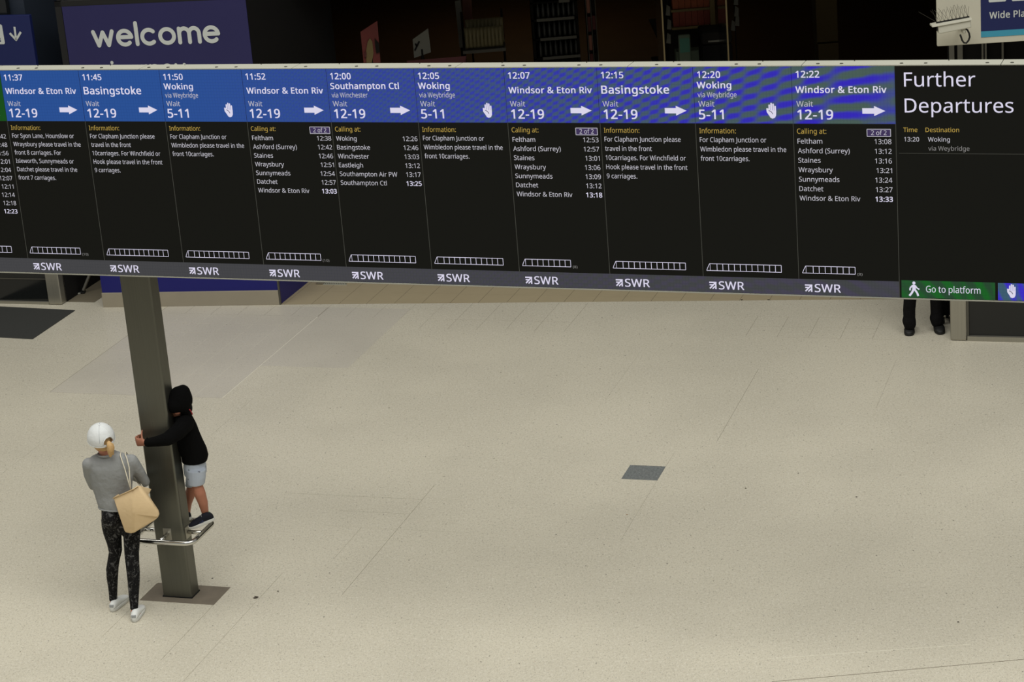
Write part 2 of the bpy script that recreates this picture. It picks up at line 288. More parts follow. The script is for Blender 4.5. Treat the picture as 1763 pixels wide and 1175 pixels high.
# lettering: outline data of a humanist sans (per glyph: advance, splines of x, y, left handle, right handle)
GLYPHS = {' ':(175,[]),
'&':(492,[[187,-7,37,0,-46,0,77,28,27,-23,-27,23,36,125,0,-42,0,34,63,208,-19,-21,19,21,139,266,-32,-18,-14,16,99,318,12,-18,-12,18,81,382,0,-25,0,33,114,459,-22,-18,22,18,204,487,-38,0,36,0,289,460,-21,18,21,-18,320,383,0,33,0,-28,293,312,18,20,-18,-20,224,258,28,16,43,-42,354,133,-43,42,12,14,382,181,-7,-18,7,18,401,240,-5,-21,20,0,461,240,-20,0,-7,-29,434,160,11,25,-11,-25,392,95,17,18,33,-32,490,0,-33,32,-27,0,410,0,27,0,-19,19,352,56,19,-19,-21,-19,281,11,26,12,-26,-12],[188,293,-16,17,26,15,245,336,-11,-14,11,14,262,383,0,-18,0,16,246,423,11,-10,-11,10,202,439,18,0,-19,0,156,424,12,10,-12,-10,138,383,0,17,0,-16,151,338,-9,14,9,-14],[189,46,-28,0,29,0,263,60,-21,-9,21,9,314,93,-14,-13,-47,45,175,229,47,-45,-24,-14,118,185,14,15,-14,-15,97,127,0,24,0,-25,122,68,-17,15,17,-15]]),
'(':(201,[[126,-106,18,0,-34,39,51,28,16,-50,-16,50,27,184,0,-54,0,55,51,342,-16,-51,16,51,126,480,-34,-41,19,0,181,480,-19,0,-31,-42,110,340,16,51,-16,-51,87,185,0,53,0,-52,110,32,-16,50,16,-50,181,-106,-31,42,-18,0]]),
')':(201,[[21,-106,18,0,31,42,91,32,-16,-50,16,50,115,185,0,-52,0,53,91,340,16,-51,-16,51,20,480,31,-42,19,0,76,480,-19,0,34,-41,151,342,-16,51,16,-51,175,184,0,55,0,-54,151,28,16,50,-16,-50,76,-106,34,39,-18,0]]),
',':(180,[[28,-87,15,0,6,26,47,-3,-6,-30,6,30,61,78,-3,-23,21,0,124,78,-21,0,2,-2,129,71,-2,2,-6,-24,104,-8,11,28,-11,-28,71,-87,11,24,-15,0]]),
'-':(216,[[27,154,54,0,0,17,27,206,0,-17,54,0,189,206,-54,0,0,-17,189,154,0,17,-54,0]]),
'.':(180,[[89,-9,12,0,-11,0,60,1,8,-7,-8,7,48,36,0,-16,0,17,60,71,-8,-7,8,7,89,81,-11,0,12,0,119,71,-8,7,8,-7,132,36,0,17,0,-16,119,1,8,7,-8,-7]]),
'0':(384,[[191,-7,39,0,-54,0,72,59,26,-44,-26,44,33,240,0,-77,0,52,49,373,-11,-37,11,37,99,458,-23,-19,23,19,191,487,-38,0,54,0,312,422,-26,43,26,-43,351,240,0,78,0,-51,335,108,11,37,-11,-37,284,23,23,20,-23,-20],[191,44,-36,0,36,0,268,92,-15,-32,15,32,291,240,0,-66,0,65,268,388,15,-33,-15,33,191,437,36,0,-36,0,115,388,15,33,-15,-33,92,240,0,65,0,-66,115,93,-15,33,15,-33]]),
'1':(384,[[181,0,19,0,0,112,181,335,0,-112,0,19,181,381,0,-12,0,12,183,418,-1,-13,-7,-7,164,400,6,5,-6,-5,142,381,9,8,-17,-14,91,339,17,14,-10,13,60,379,10,-13,43,34,189,480,-43,-34,16,0,238,480,-16,0,0,-160,238,0,0,160,-19,0]]),
'2':(384,[[32,0,106,0,0,16,32,49,0,-16,42,42,158,176,-42,-42,24,24,219,240,-17,-19,17,19,257,296,-9,-18,9,18,269,355,0,-21,0,26,246,415,16,-14,-16,14,185,436,25,0,-23,0,123,424,18,8,-18,-8,69,390,18,14,-11,13,38,430,11,-13,19,16,102,470,-24,-11,24,11,185,486,-30,0,45,0,291,452,-26,23,26,-23,330,359,0,40,0,-25,314,288,10,22,-10,-22,271,224,18,21,-18,-21,207,155,25,24,-33,-33,107,56,33,33,0,-1,107,54,0,1,81,0,349,54,-81,0,0,-18,349,0,0,18,-106,0]]),
'3':(384,[[162,-7,43,0,-25,0,92,-1,21,-4,-21,4,30,19,20,-10,0,18,30,75,0,-18,20,-10,95,51,-23,6,23,-6,163,43,-21,0,43,0,256,68,-19,-17,19,17,284,138,0,-30,0,30,249,202,24,-13,-24,13,150,222,43,0,-15,0,103,222,15,0,0,17,103,273,0,-17,16,0,150,273,-16,0,39,0,240,298,-20,-17,20,17,271,363,0,-27,0,23,247,417,16,-13,-16,13,183,437,27,0,-26,0,117,425,18,8,-18,-8,62,396,18,12,-10,13,33,437,10,-13,17,13,96,471,-25,-10,25,10,183,486,-32,0,50,0,294,453,-24,22,24,-22,331,367,0,34,0,-32,304,290,18,19,-18,-19,232,253,30,6,0,-1,232,250,0,1,39,-4,318,214,-19,20,19,-20,346,136,0,32,0,-28,326,62,13,22,-13,-22,266,11,27,12,-27,-12]]),
'4':(384,[[244,0,19,0,0,36,244,109,0,-36,-77,0,14,109,77,0,0,17,14,159,0,-17,75,108,240,482,-75,-108,20,0,301,482,-20,0,0,-107,301,162,0,107,23,0,371,162,-23,0,0,-18,371,109,0,18,-23,0,301,109,23,0,0,-36,301,0,0,36,-19,0],[72,162,48,68,57,0,244,162,-57,0,0,50,244,313,0,-50,0,23,245,372,-1,-16,1,16,247,419,-1,-15,-1,0,244,419,1,0,-4,-9,231,392,5,10,-5,-10,216,367,5,7,-48,-68]]),
'5':(384,[[167,-7,56,0,-25,0,97,0,22,-4,-22,4,42,19,15,-9,0,19,42,75,0,-19,16,-10,101,52,-23,6,23,-6,167,44,-21,0,35,0,253,69,-22,-17,22,17,285,147,0,-35,0,31,257,219,19,-17,-19,17,165,244,42,0,-13,0,122,241,16,2,-16,-2,83,234,10,2,-10,6,54,253,10,-6,6,75,72,480,-6,-75,80,0,312,480,-80,0,0,-18,312,426,0,18,-63,0,122,426,63,0,-4,-46,111,287,4,46,8,1,142,291,-13,-2,13,2,185,294,-16,0,49,0,302,257,-29,25,29,-25,346,153,0,45,0,-50,299,36,32,28,-32,-28]]),
'6':(384,[[200,-7,47,0,-30,0,118,16,25,-15,-25,15,59,86,15,-31,-15,31,37,205,0,-48,0,34,46,307,-6,-33,6,33,79,397,-16,-27,16,27,146,462,-29,-16,29,16,257,486,-45,0,9,0,288,485,-11,1,11,-1,316,480,-7,2,0,-17,316,430,0,17,-8,3,288,436,10,-1,-10,1,258,438,10,0,-31,0,181,422,21,10,-21,-10,132,380,12,18,-12,-18,106,318,5,23,-5,-23,96,244,1,26,1,0,100,244,-1,0,10,16,143,284,-18,-11,18,11,214,300,-29,0,42,0,314,262,-26,25,26,-25,353,154,0,47,0,-50,311,36,28,29,-28,-29],[199,43,-23,0,28,0,268,70,-17,-18,17,18,294,154,0,-38,0,30,271,227,15,-18,-15,18,201,254,31,0,-21,0,146,241,16,9,-16,-9,110,208,9,13,-9,-13,97,166,0,14,0,-19,108,108,-8,19,8,-19,142,61,-15,12,15,-12]]),
'7':(384,[[91,0,22,0,66,142,288,426,-66,-142,-86,0,30,426,86,0,0,18,30,480,0,-18,107,0,351,480,-107,0,0,-15,351,434,0,15,-65,-145,156,0,65,145,-22,0]]),
'8':(384,[[193,-7,48,0,-51,0,75,27,28,-23,-28,23,33,122,0,-41,0,22,47,179,-9,-16,9,16,83,221,-15,-12,15,12,132,251,-17,-8,-23,13,73,299,16,-19,-16,19,48,372,0,-30,0,25,67,434,-13,-17,13,17,118,473,-21,-9,21,9,191,486,-27,0,42,0,295,457,-27,20,27,-20,335,371,0,37,0,-19,323,321,8,14,-8,-14,289,283,14,11,-14,-11,244,254,17,9,20,-9,298,222,-16,12,16,-12,336,181,-10,16,10,-16,351,124,0,22,0,-40,308,29,28,24,-28,-24],[194,277,-16,7,23,10,253,312,-16,-14,16,14,277,369,0,-24,0,22,253,421,16,-12,-16,12,191,439,26,0,-25,0,130,421,16,12,-16,-12,106,369,0,22,0,-17,118,328,-8,11,8,-11,150,299,-13,8,13,-8],[192,40,-34,0,33,0,267,63,-17,-15,17,15,293,124,0,-25,0,23,265,182,18,-15,-18,15,192,222,30,-12,-4,1,181,226,4,-1,-30,-13,114,183,15,16,-15,-16,91,122,0,25,0,-23,116,63,-17,15,17,-15]]),
'9':(384,[[129,-7,45,0,-9,0,98,-5,12,-1,-12,1,69,0,8,-2,0,17,69,50,0,-17,17,-6,128,42,-22,0,31,0,205,57,-20,-10,20,10,254,99,-12,-18,12,18,280,161,-5,-24,5,24,289,235,-1,-26,-1,0,285,235,1,0,-10,-15,243,196,19,11,-19,-11,171,179,29,0,-41,0,72,217,25,-25,-25,25,34,324,0,-46,0,34,53,411,-13,-24,13,24,106,467,-23,-13,23,13,187,486,-31,0,30,0,269,463,-25,15,25,-15,328,393,-14,31,14,-31,349,275,0,48,0,-34,340,173,6,33,-6,-33,307,82,16,27,-16,-27,240,17,29,16,-29,-16],[184,226,-31,0,21,0,240,239,-16,-9,16,9,276,272,-9,-13,9,13,289,314,0,-14,0,19,278,371,8,-19,-8,19,244,418,15,-13,-15,13,187,437,23,0,-28,0,119,409,18,18,-18,-18,92,325,0,38,0,-31,115,252,-15,18,15,-18]]),
':':(180,[[89,278,12,0,-11,0,60,289,8,-7,-8,7,48,324,0,-16,0,17,60,359,-8,-7,8,7,89,369,-11,0,12,0,119,359,-8,7,8,-7,132,324,0,17,0,-16,119,289,8,7,-8,-7],[89,-9,12,0,-11,0,60,1,8,-7,-8,7,48,36,0,-16,0,17,60,71,-8,-7,8,7,89,81,-11,0,12,0,119,71,-8,7,8,-7,132,36,0,17,0,-16,119,1,8,7,-8,-7]]),
'A':(429,[[0,0,20,0,62,161,187,482,-62,-161,18,0,242,482,-18,0,62,-161,428,0,-62,161,-21,0,366,0,21,0,-19,49,308,148,19,-49,-63,0,118,148,63,0,-19,-49,61,0,19,49,-20,0],[138,202,18,48,51,0,290,202,-51,0,-18,48,236,347,18,-48,-1,4,230,367,3,-9,-3,9,221,396,3,-10,-3,10,214,419,2,-5,-3,-14,203,378,4,13,-4,-13,193,347,3,8,-18,-48]]),
'B':(437,[[65,0,56,0,0,160,65,480,0,-160,46,0,202,480,-46,0,60,0,338,453,-31,18,31,-18,384,361,0,44,0,-28,361,290,16,19,-16,-19,293,255,30,5,0,-1,293,251,0,1,20,-3,348,234,-16,9,16,-9,386,197,-9,16,9,-16,400,136,0,25,0,-43,356,36,30,24,-30,-24,234,0,51,0,-56,0],[126,275,0,51,30,0,214,275,-30,0,41,0,299,295,-15,-13,15,13,322,354,0,-26,0,26,294,411,19,-11,-19,11,205,428,41,0,-26,0,126,428,26,0,0,-51],[126,51,0,58,32,0,222,51,-32,0,43,0,311,76,-17,-17,17,17,336,141,0,-27,0,25,310,202,17,-15,-17,15,218,225,44,0,-31,0,126,225,31,0,0,-58]]),
'C':(424,[[261,-7,26,0,-49,0,139,24,33,-20,-33,20,65,109,16,-37,-16,37,41,240,0,-50,0,48,67,368,-18,-37,18,37,146,455,-34,-21,34,21,271,486,-49,0,51,0,404,458,-38,19,-8,-17,379,407,8,17,-15,7,330,425,18,-5,-18,5,271,433,21,0,-51,0,149,381,30,34,-30,-34,105,240,0,60,0,-60,146,98,-28,35,28,-35,270,46,-55,0,21,0,330,52,-19,-4,19,4,385,65,-18,-5,0,-17,385,13,0,17,-18,-7,329,-2,19,3,-19,-3]]),
'D':(490,[[65,0,45,0,0,160,65,480,0,-160,49,0,213,480,-49,0,48,0,338,453,-35,18,35,-18,420,374,-19,35,19,-35,449,244,0,51,0,-81,383,61,44,41,-44,-41,199,0,79,0,-45,0],[126,52,0,125,22,0,191,52,-22,0,130,0,385,242,0,-127,0,64,338,383,32,-30,-32,30,204,428,58,0,-26,0,126,428,26,0,0,-125]]),
'E':(373,[[65,0,89,0,0,160,65,480,0,-160,89,0,333,480,-89,0,0,-18,333,426,0,18,-69,0,126,426,69,0,0,-50,126,277,0,50,65,0,321,277,-65,0,0,-17,321,224,0,17,-65,0,126,224,65,0,0,-57,126,53,0,57,69,0,333,53,-69,0,0,-18,333,0,0,18,-89,0]]),
'F':(349,[[65,0,20,0,0,160,65,480,0,-160,89,0,333,480,-89,0,0,-18,333,426,0,18,-69,0,126,426,69,0,0,-57,126,257,0,57,65,0,320,257,-65,0,0,-18,320,203,0,18,-65,0,126,203,65,0,0,-68,126,0,0,68,-20,0]]),
'G':(489,[[271,-7,34,0,-50,0,145,23,34,-20,-34,20,67,108,18,-37,-18,37,41,240,0,-51,0,50,71,370,-20,-37,20,37,155,456,-37,-20,37,20,289,486,-52,0,27,0,366,479,-24,5,24,-5,433,458,-21,9,-8,-17,410,406,8,17,-17,8,352,425,21,-5,-21,5,286,433,23,0,-57,0,152,381,32,34,-32,-34,104,240,0,60,0,-38,123,139,-12,29,12,-29,181,70,-26,16,26,-16,285,46,-43,0,21,0,338,49,-15,-2,15,2,379,57,-12,-3,0,47,379,199,0,-47,-35,0,273,199,35,0,0,18,273,253,0,-18,55,0,439,253,-55,0,0,-78,439,18,0,78,-26,-9,361,-1,26,4,-26,-4]]),
'H':(498,[[65,0,20,0,0,160,65,480,0,-160,20,0,126,480,-20,0,0,-68,126,277,0,68,82,0,371,277,-82,0,0,68,371,480,0,-68,20,0,432,480,-20,0,0,-160,432,0,0,160,-20,0,371,0,20,0,0,75,371,224,0,-75,-82,0,126,224,82,0,0,-75,126,0,0,75,-20,0]]),
'I':(228,[[27,0,58,0,0,12,27,35,0,-12,19,4,83,48,-19,-4,0,128,83,431,0,-128,-19,4,27,445,19,-4,0,12,27,480,0,-12,58,0,200,480,-58,0,0,-12,200,445,0,12,-19,-4,144,431,19,4,0,-128,144,48,0,128,19,-4,200,35,-19,4,0,-12,200,0,0,12,-58,0]]),
'J':(183,[[-3,-128,38,0,-11,0,-31,-125,8,-2,-8,2,-52,-119,6,-3,0,17,-52,-68,0,-17,7,-2,-30,-73,-8,1,8,-1,-4,-75,-9,0,11,0,28,-68,-10,-4,10,4,52,-44,-6,-11,6,11,62,3,0,-20,0,159,62,480,0,-159,20,0,122,480,-20,0,0,-157,122,7,0,157,0,-46,88,-95,23,22,-23,-22]]),
'L':(352,[[65,0,90,0,0,160,65,480,0,-160,20,0,126,480,-20,0,0,-142,126,54,0,142,70,0,335,54,-70,0,0,-18,335,0,0,18,-90,0]]),
'P':(406,[[65,0,20,0,0,160,65,480,0,-160,42,0,192,480,-42,0,63,0,329,443,-29,25,29,-25,372,338,0,45,0,-26,354,264,12,23,-12,-23,294,208,28,14,-28,-14,181,187,48,0,-18,0,126,187,18,0,0,-62,126,0,0,62,-20,0],[126,238,0,63,16,0,174,238,-16,0,46,0,276,261,-22,-15,22,15,310,336,0,-35,0,31,280,405,20,-15,-20,15,187,428,43,0,-20,0,126,428,20,0,0,-63]]),
'R':(418,[[65,0,20,0,0,160,65,480,0,-160,44,0,197,480,-44,0,60,0,329,446,-28,23,28,-23,372,343,0,46,0,-26,358,279,9,17,-9,-17,322,239,15,10,-15,-10,276,215,16,6,44,-72,408,0,-44,72,-24,0,337,0,24,0,-39,66,221,198,39,-66,-32,0,126,198,32,0,0,-66,126,0,0,66,-20,0],[126,249,0,59,24,0,197,249,-24,0,39,0,283,272,-18,-15,18,15,310,340,0,-30,0,31,281,407,19,-13,-19,13,194,427,39,0,-23,0,126,427,23,0,0,-59]]),
'S':(369,[[166,-7,52,0,-27,0,91,-1,23,-4,-23,4,34,16,15,-7,0,19,34,74,0,-19,16,-7,94,54,-24,6,24,-6,169,46,-26,0,36,0,249,66,-18,-14,18,14,277,123,0,-24,0,16,267,163,7,-11,-7,11,232,192,16,-9,-16,9,164,222,29,-11,-41,15,72,276,21,-21,-21,21,40,364,0,-37,0,26,60,429,-13,-18,13,18,114,471,-23,-10,23,10,193,486,-30,0,26,0,266,479,-22,5,22,-5,326,459,-18,8,-6,-17,307,408,6,17,-17,7,253,426,19,-5,-19,5,192,433,21,0,-30,0,124,414,15,13,-15,-13,101,363,0,21,0,-16,111,323,-7,11,7,-11,144,294,-15,9,15,-9,206,267,-26,10,28,-10,278,233,-19,12,19,-12,322,191,-10,17,10,-17,337,128,0,25,0,-43,291,29,31,24,-31,-24]]),
'T':(373,[[156,0,20,0,0,142,156,426,0,-142,-50,0,7,426,50,0,0,18,7,480,0,-18,120,0,366,480,-120,0,0,-18,366,426,0,18,-50,0,217,426,50,0,0,-142,217,0,0,142,-20,0]]),
'W':(625,[[135,0,20,0,-42,160,8,480,42,-160,21,0,71,480,-21,0,25,-98,146,187,-25,98,5,-21,160,127,-4,19,4,-19,169,73,-2,17,2,17,179,130,-4,-21,4,21,194,190,-6,-20,28,96,279,480,-28,-96,21,0,341,480,-21,0,29,-97,429,188,-29,97,6,-21,445,127,-4,20,4,-20,455,73,-2,16,2,17,465,127,-4,-19,4,19,479,187,-5,-21,25,97,553,480,-25,-97,21,0,616,480,-21,0,-43,-160,488,0,43,160,-20,0,427,0,20,0,-31,105,334,314,31,-105,-4,13,323,353,4,-13,-4,13,314,388,2,-10,-2,10,310,409,1,-4,0,-6,303,372,4,19,-4,-19,287,312,6,21,-30,-104,196,0,30,104,-20,0]]),
'a':(377,[[144,-7,30,0,-33,0,63,19,21,-17,-21,17,31,100,0,-37,0,36,73,183,-28,-19,28,19,203,215,-59,-2,20,1,265,217,-20,-1,0,7,265,238,0,-7,0,30,245,301,13,-12,-13,12,190,318,24,0,-19,0,136,310,17,6,-17,-6,89,291,15,7,-6,15,71,335,6,-15,16,9,126,357,-21,-6,21,6,193,366,-23,0,44,0,291,337,-21,19,21,-19,322,245,0,42,0,-82,322,0,0,82,-14,0,279,0,14,0,-4,17,268,51,4,-17,-1,0,265,51,1,0,-16,-20,216,7,17,9,-17,-9],[158,41,-19,0,30,0,234,66,-20,-17,20,17,264,144,0,-35,0,11,264,176,0,-11,-18,-1,211,174,18,1,-45,-2,118,152,17,13,-17,-13,92,99,0,23,0,-20,110,55,-12,9,12,-9]]),
'b':(413,[[228,-7,44,0,-28,0,158,9,18,-10,-18,10,116,46,10,-14,-2,0,111,46,2,0,-4,-15,99,0,4,15,-14,0,57,0,14,0,0,170,57,510,0,-170,20,0,116,510,-20,0,0,-41,116,386,0,41,0,-15,115,344,1,13,-1,-13,113,312,1,8,1,0,116,312,-1,0,10,15,158,351,-18,-10,18,10,228,366,-28,0,45,0,335,319,-27,31,27,-31,376,180,0,62,0,-62,335,40,27,31,-27,-31],[219,42,-39,0,32,0,291,78,-16,-24,16,24,315,181,0,-45,0,91,218,317,65,0,-38,0,138,284,15,22,-15,-22,116,182,0,46,0,-1,116,179,0,1,0,-44,138,78,-15,24,15,-24]]),
'c':(322,[[201,-7,21,0,-32,0,117,13,25,-13,-25,13,58,73,14,-27,-14,27,37,178,0,-43,0,44,59,286,-15,-28,15,28,119,347,-25,-13,25,13,206,367,-32,0,18,0,259,361,-17,4,17,-4,300,347,-11,5,-6,-16,282,298,6,16,-11,4,244,310,14,-4,-14,4,204,315,13,0,-71,0,98,179,0,91,0,-43,124,79,-17,23,17,-23,201,44,-34,0,20,0,253,50,-15,-4,15,4,294,65,-13,-6,0,-17,294,13,0,17,-12,-6,254,-2,15,3,-15,-3]]),
'd':(413,[[185,-7,28,0,-45,0,77,40,27,-31,-27,31,37,179,0,-62,0,62,78,319,-27,-32,27,32,185,367,-45,0,28,0,254,351,-18,10,18,-10,297,314,-11,15,1,0,301,314,-1,0,0,6,299,339,1,-11,-1,11,297,367,0,-7,0,48,297,510,0,-48,20,0,356,510,-20,0,0,-170,356,0,0,170,-16,0,308,0,16,0,-3,16,300,48,3,-16,-1,0,297,48,1,0,-11,-15,254,9,18,11,-18,-11],[194,42,-32,0,38,0,274,74,-15,-21,15,21,298,168,0,-42,0,4,298,179,0,-4,0,45,275,282,15,-24,-15,24,193,318,40,0,-32,0,122,280,16,25,-16,-25,98,178,0,43,0,-43,122,78,-16,24,16,-24]]),
'e':(379,[[210,-7,25,0,-34,0,120,14,26,-14,-26,14,59,76,15,-28,-15,28,37,177,0,-40,0,39,57,279,-13,-28,13,28,112,344,-24,-15,24,15,196,367,-32,0,31,0,276,347,-22,13,22,-13,327,290,-12,24,12,-24,345,204,0,33,0,-12,345,169,0,12,-82,0,98,169,82,0,1,-41,129,76,-20,21,20,-21,213,44,-36,0,23,0,274,50,-18,-4,18,4,328,69,-19,-8,0,-17,328,17,0,17,-18,-8,274,-1,18,4,-18,-4],[99,216,3,32,61,0,283,216,-61,0,0,30,262,290,14,-19,-14,19,195,318,30,0,-28,0,129,291,16,18,-16,-18]]),
'f':(231,[[73,0,20,0,0,105,73,314,0,-105,-21,0,10,314,21,0,0,9,10,342,0,-9,21,7,73,362,-21,-7,0,7,73,383,0,-7,0,47,104,483,-21,-20,21,20,190,514,-37,0,14,0,229,510,-12,2,12,-2,260,502,-9,3,-5,-15,244,455,5,15,-7,2,220,462,9,-2,-9,2,191,465,10,0,-20,0,147,446,10,13,-10,-13,132,383,0,28,0,-8,132,360,0,8,30,0,223,360,-30,0,0,-15,223,314,0,15,-30,0,132,314,30,0,0,-105,132,0,0,105,-20,0]]),
'g':(413,[[195,-161,55,0,-53,0,65,-138,34,-15,0,18,65,-84,0,-18,35,-19,198,-112,-53,0,31,0,271,-85,-18,-18,18,18,298,-11,0,-31,0,5,298,3,0,-5,0,5,298,27,0,-10,0,10,300,48,0,-4,-1,0,297,48,1,0,-24,-36,185,-7,50,0,-47,0,76,42,26,-33,-26,33,37,179,0,-59,0,57,76,316,-26,-34,26,34,185,367,-46,0,24,0,249,353,-19,9,19,-9,298,312,-13,18,1,0,301,312,-1,0,3,16,309,360,-3,-16,16,0,356,360,-16,0,0,-122,356,-6,0,122,0,-51,317,-122,26,26,-26,-26],[194,42,-31,0,36,0,273,71,-17,-19,17,19,298,165,0,-43,0,5,298,179,0,-5,0,49,273,285,17,-21,-17,21,193,317,36,0,-30,0,123,281,17,24,-17,-24,98,179,0,44,0,-44,123,77,-16,24,16,-24]]),
'h':(415,[[57,0,20,0,0,170,57,510,0,-170,20,0,116,510,-20,0,0,-50,116,361,0,50,0,-18,113,310,2,16,1,0,117,310,-1,0,12,18,164,352,-20,-9,20,9,229,366,-23,0,44,0,328,335,-22,21,22,-21,361,234,0,46,0,-78,361,0,0,78,-19,0,302,0,19,0,0,77,302,230,0,-77,0,58,222,317,54,0,-40,0,139,283,15,23,-15,-23,116,186,0,42,0,-62,116,0,0,62,-20,0]]),
'i':(173,[[87,420,9,0,-10,0,62,429,7,-6,-7,6,52,457,0,-13,0,13,62,486,-7,-6,7,6,87,495,-10,0,9,0,111,486,-7,6,7,-6,122,457,0,13,0,-13,111,429,7,6,-7,-6],[57,0,20,0,0,120,57,360,0,-120,20,0,116,360,-20,0,0,-120,116,0,0,120,-20,0]]),
'k':(359,[[57,0,19,0,0,170,57,510,0,-170,19,0,116,510,-19,0,0,-89,116,244,0,89,0,-7,115,216,0,12,0,-12,113,185,1,9,1,0,116,185,-1,0,3,4,128,201,-5,-7,5,7,144,221,-6,-7,6,7,158,238,-4,-4,38,41,273,360,-38,-41,23,0,343,360,-23,0,-49,-51,197,206,49,51,52,-69,353,0,-52,69,-24,0,281,0,24,0,-42,56,156,168,42,-56,-14,-12,116,132,14,12,0,-44,116,0,0,44,-19,0]]),
'l':(173,[[57,0,20,0,0,170,57,510,0,-170,20,0,116,510,-20,0,0,-170,116,0,0,170,-20,0]]),
'm':(628,[[57,0,20,0,0,120,57,360,0,-120,16,0,105,360,-16,0,3,-16,113,311,-3,16,1,0,117,311,-1,0,11,19,162,353,-19,-9,19,9,223,367,-21,0,56,0,333,306,-17,40,1,0,336,306,-1,0,12,21,386,352,-21,-10,21,10,452,367,-23,0,41,0,543,335,-20,21,20,-21,574,234,0,47,0,-78,574,0,0,78,-19,0,515,0,19,0,0,77,515,232,0,-77,0,57,442,317,49,0,-35,0,367,287,15,20,-15,-20,345,199,0,39,0,-66,345,0,0,66,-19,0,286,0,19,0,0,77,286,232,0,-77,0,57,212,317,49,0,-36,0,137,283,14,22,-14,-22,116,187,0,42,0,-62,116,0,0,62,-20,0]]),
'n':(415,[[57,0,20,0,0,120,57,360,0,-120,16,0,105,360,-16,0,3,-16,113,311,-3,16,1,0,117,311,-1,0,12,19,165,353,-21,-9,21,9,230,367,-23,0,43,0,328,335,-22,21,22,-21,361,234,0,47,0,-78,361,0,0,78,-19,0,302,0,19,0,0,77,302,230,0,-77,0,58,222,317,54,0,-40,0,139,283,15,22,-15,-22,116,187,0,42,0,-62,116,0,0,62,-20,0]]),
'o':(406,[[202,-7,51,0,-32,0,117,15,25,-15,-25,15,58,79,14,-28,-14,28,37,181,0,-40,0,60,82,318,-30,-32,30,32,204,367,-51,0,33,0,290,345,-25,15,25,-15,349,282,-14,28,14,-28,370,181,0,40,0,-60,325,42,30,33,-30,-33],[203,42,-37,0,36,0,283,80,-17,-25,17,25,309,181,0,-43,0,43,283,281,17,-24,-17,24,203,317,37,0,-37,0,123,281,17,24,-17,-24,98,181,0,43,0,-43,123,80,-17,25,17,-25]]),
'p':(413,[[57,-161,20,0,0,174,57,360,0,-174,16,0,105,360,-16,0,3,-16,113,311,-3,16,1,0,116,311,-1,0,11,16,158,351,-17,-11,17,11,228,367,-29,0,44,0,335,320,-27,31,27,-31,376,181,0,62,0,-61,335,41,27,32,-27,-32,228,-7,45,0,-28,0,159,9,18,-11,-18,11,116,46,10,-14,-1,0,112,46,1,0,1,-8,115,17,-1,12,1,-12,116,-13,0,9,0,-49,116,-161,0,49,-20,0],[219,42,-39,0,22,0,273,60,-14,-12,14,12,305,110,-7,-21,7,21,315,181,0,-27,0,41,291,280,16,-25,-16,25,218,317,33,0,-37,0,140,286,15,21,-15,-21,116,192,1,42,0,-4,116,181,0,4,0,-44,138,78,-15,24,15,-24]]),
'r':(277,[[57,0,20,0,0,120,57,360,0,-120,16,0,105,360,-16,0,2,-22,112,294,-2,22,1,0,115,294,-1,0,12,20,160,345,-18,-14,18,14,225,367,-25,0,7,0,247,366,-8,1,8,-1,267,363,-6,1,-2,-18,260,308,2,18,-6,1,241,312,7,-1,-7,1,221,313,6,0,-18,0,169,298,16,10,-16,-10,131,256,10,18,-10,-18,116,192,0,24,0,-64,116,0,0,64,-20,0]]),
's':(322,[[148,-7,44,0,-25,0,83,-1,18,-4,-18,4,35,16,14,-7,0,18,35,70,0,-18,14,-7,87,50,-20,6,20,-6,149,41,-21,0,30,0,214,55,-13,-10,13,10,234,94,0,-16,0,9,227,118,5,-7,-5,7,200,140,13,-7,-13,7,146,164,24,-9,-23,9,86,191,17,-9,-17,9,48,223,9,-13,-9,13,34,271,0,-20,0,30,72,342,-25,-17,25,17,169,367,-40,0,22,0,231,360,-19,4,19,-4,284,343,-17,8,-7,-16,264,296,7,16,-15,6,216,312,17,-4,-17,4,165,318,17,0,-24,0,110,307,13,8,-13,-8,91,275,0,13,0,-10,99,249,-6,7,6,-7,129,229,-14,6,14,-6,183,206,-23,9,23,-9,242,180,-16,9,16,-9,279,147,-9,13,9,-13,291,99,0,19,0,-35,253,20,26,18,-26,-18]]),
't':(242,[[167,-7,11,0,-19,0,115,3,16,-6,-16,6,77,37,10,-16,-10,16,62,105,0,-29,0,70,62,314,0,-70,-17,0,11,314,17,0,0,9,11,343,0,-9,17,8,62,366,-17,-8,8,26,86,443,-8,-26,12,0,121,443,-12,0,0,-28,121,360,0,28,35,0,225,360,-35,0,0,-15,225,314,0,15,-35,0,121,314,35,0,0,-69,121,106,0,69,0,-22,137,57,-11,11,11,-11,177,42,-17,0,9,0,205,44,-9,-2,9,2,228,49,-6,-2,0,-15,228,4,0,15,-6,-3,201,-4,12,2,-12,-2]]),
'u':(415,[[184,-7,23,0,-43,0,86,25,22,-21,-22,21,53,124,0,-46,0,79,53,360,0,-79,20,0,113,360,-20,0,0,-77,113,128,0,77,0,-57,193,42,-53,0,40,0,276,76,-15,-22,15,22,299,173,0,-42,0,62,299,360,0,-62,20,0,358,360,-20,0,0,-120,358,0,0,120,-16,0,310,0,16,0,-3,16,301,48,3,-16,-1,0,298,48,1,0,-12,-19,250,6,21,9,-21,-9]]),
'v':(341,[[136,0,23,0,-45,120,0,360,45,-120,21,0,63,360,-21,0,26,-71,140,148,-26,71,4,-10,151,115,-4,12,4,-12,162,80,-3,11,3,-11,169,52,-1,8,1,0,171,52,-1,0,2,8,179,81,-3,-11,3,11,190,116,-4,-12,4,12,201,148,-3,-9,26,71,278,360,-26,-71,21,0,341,360,-21,0,-46,-120,204,0,46,120,-23,0]]),
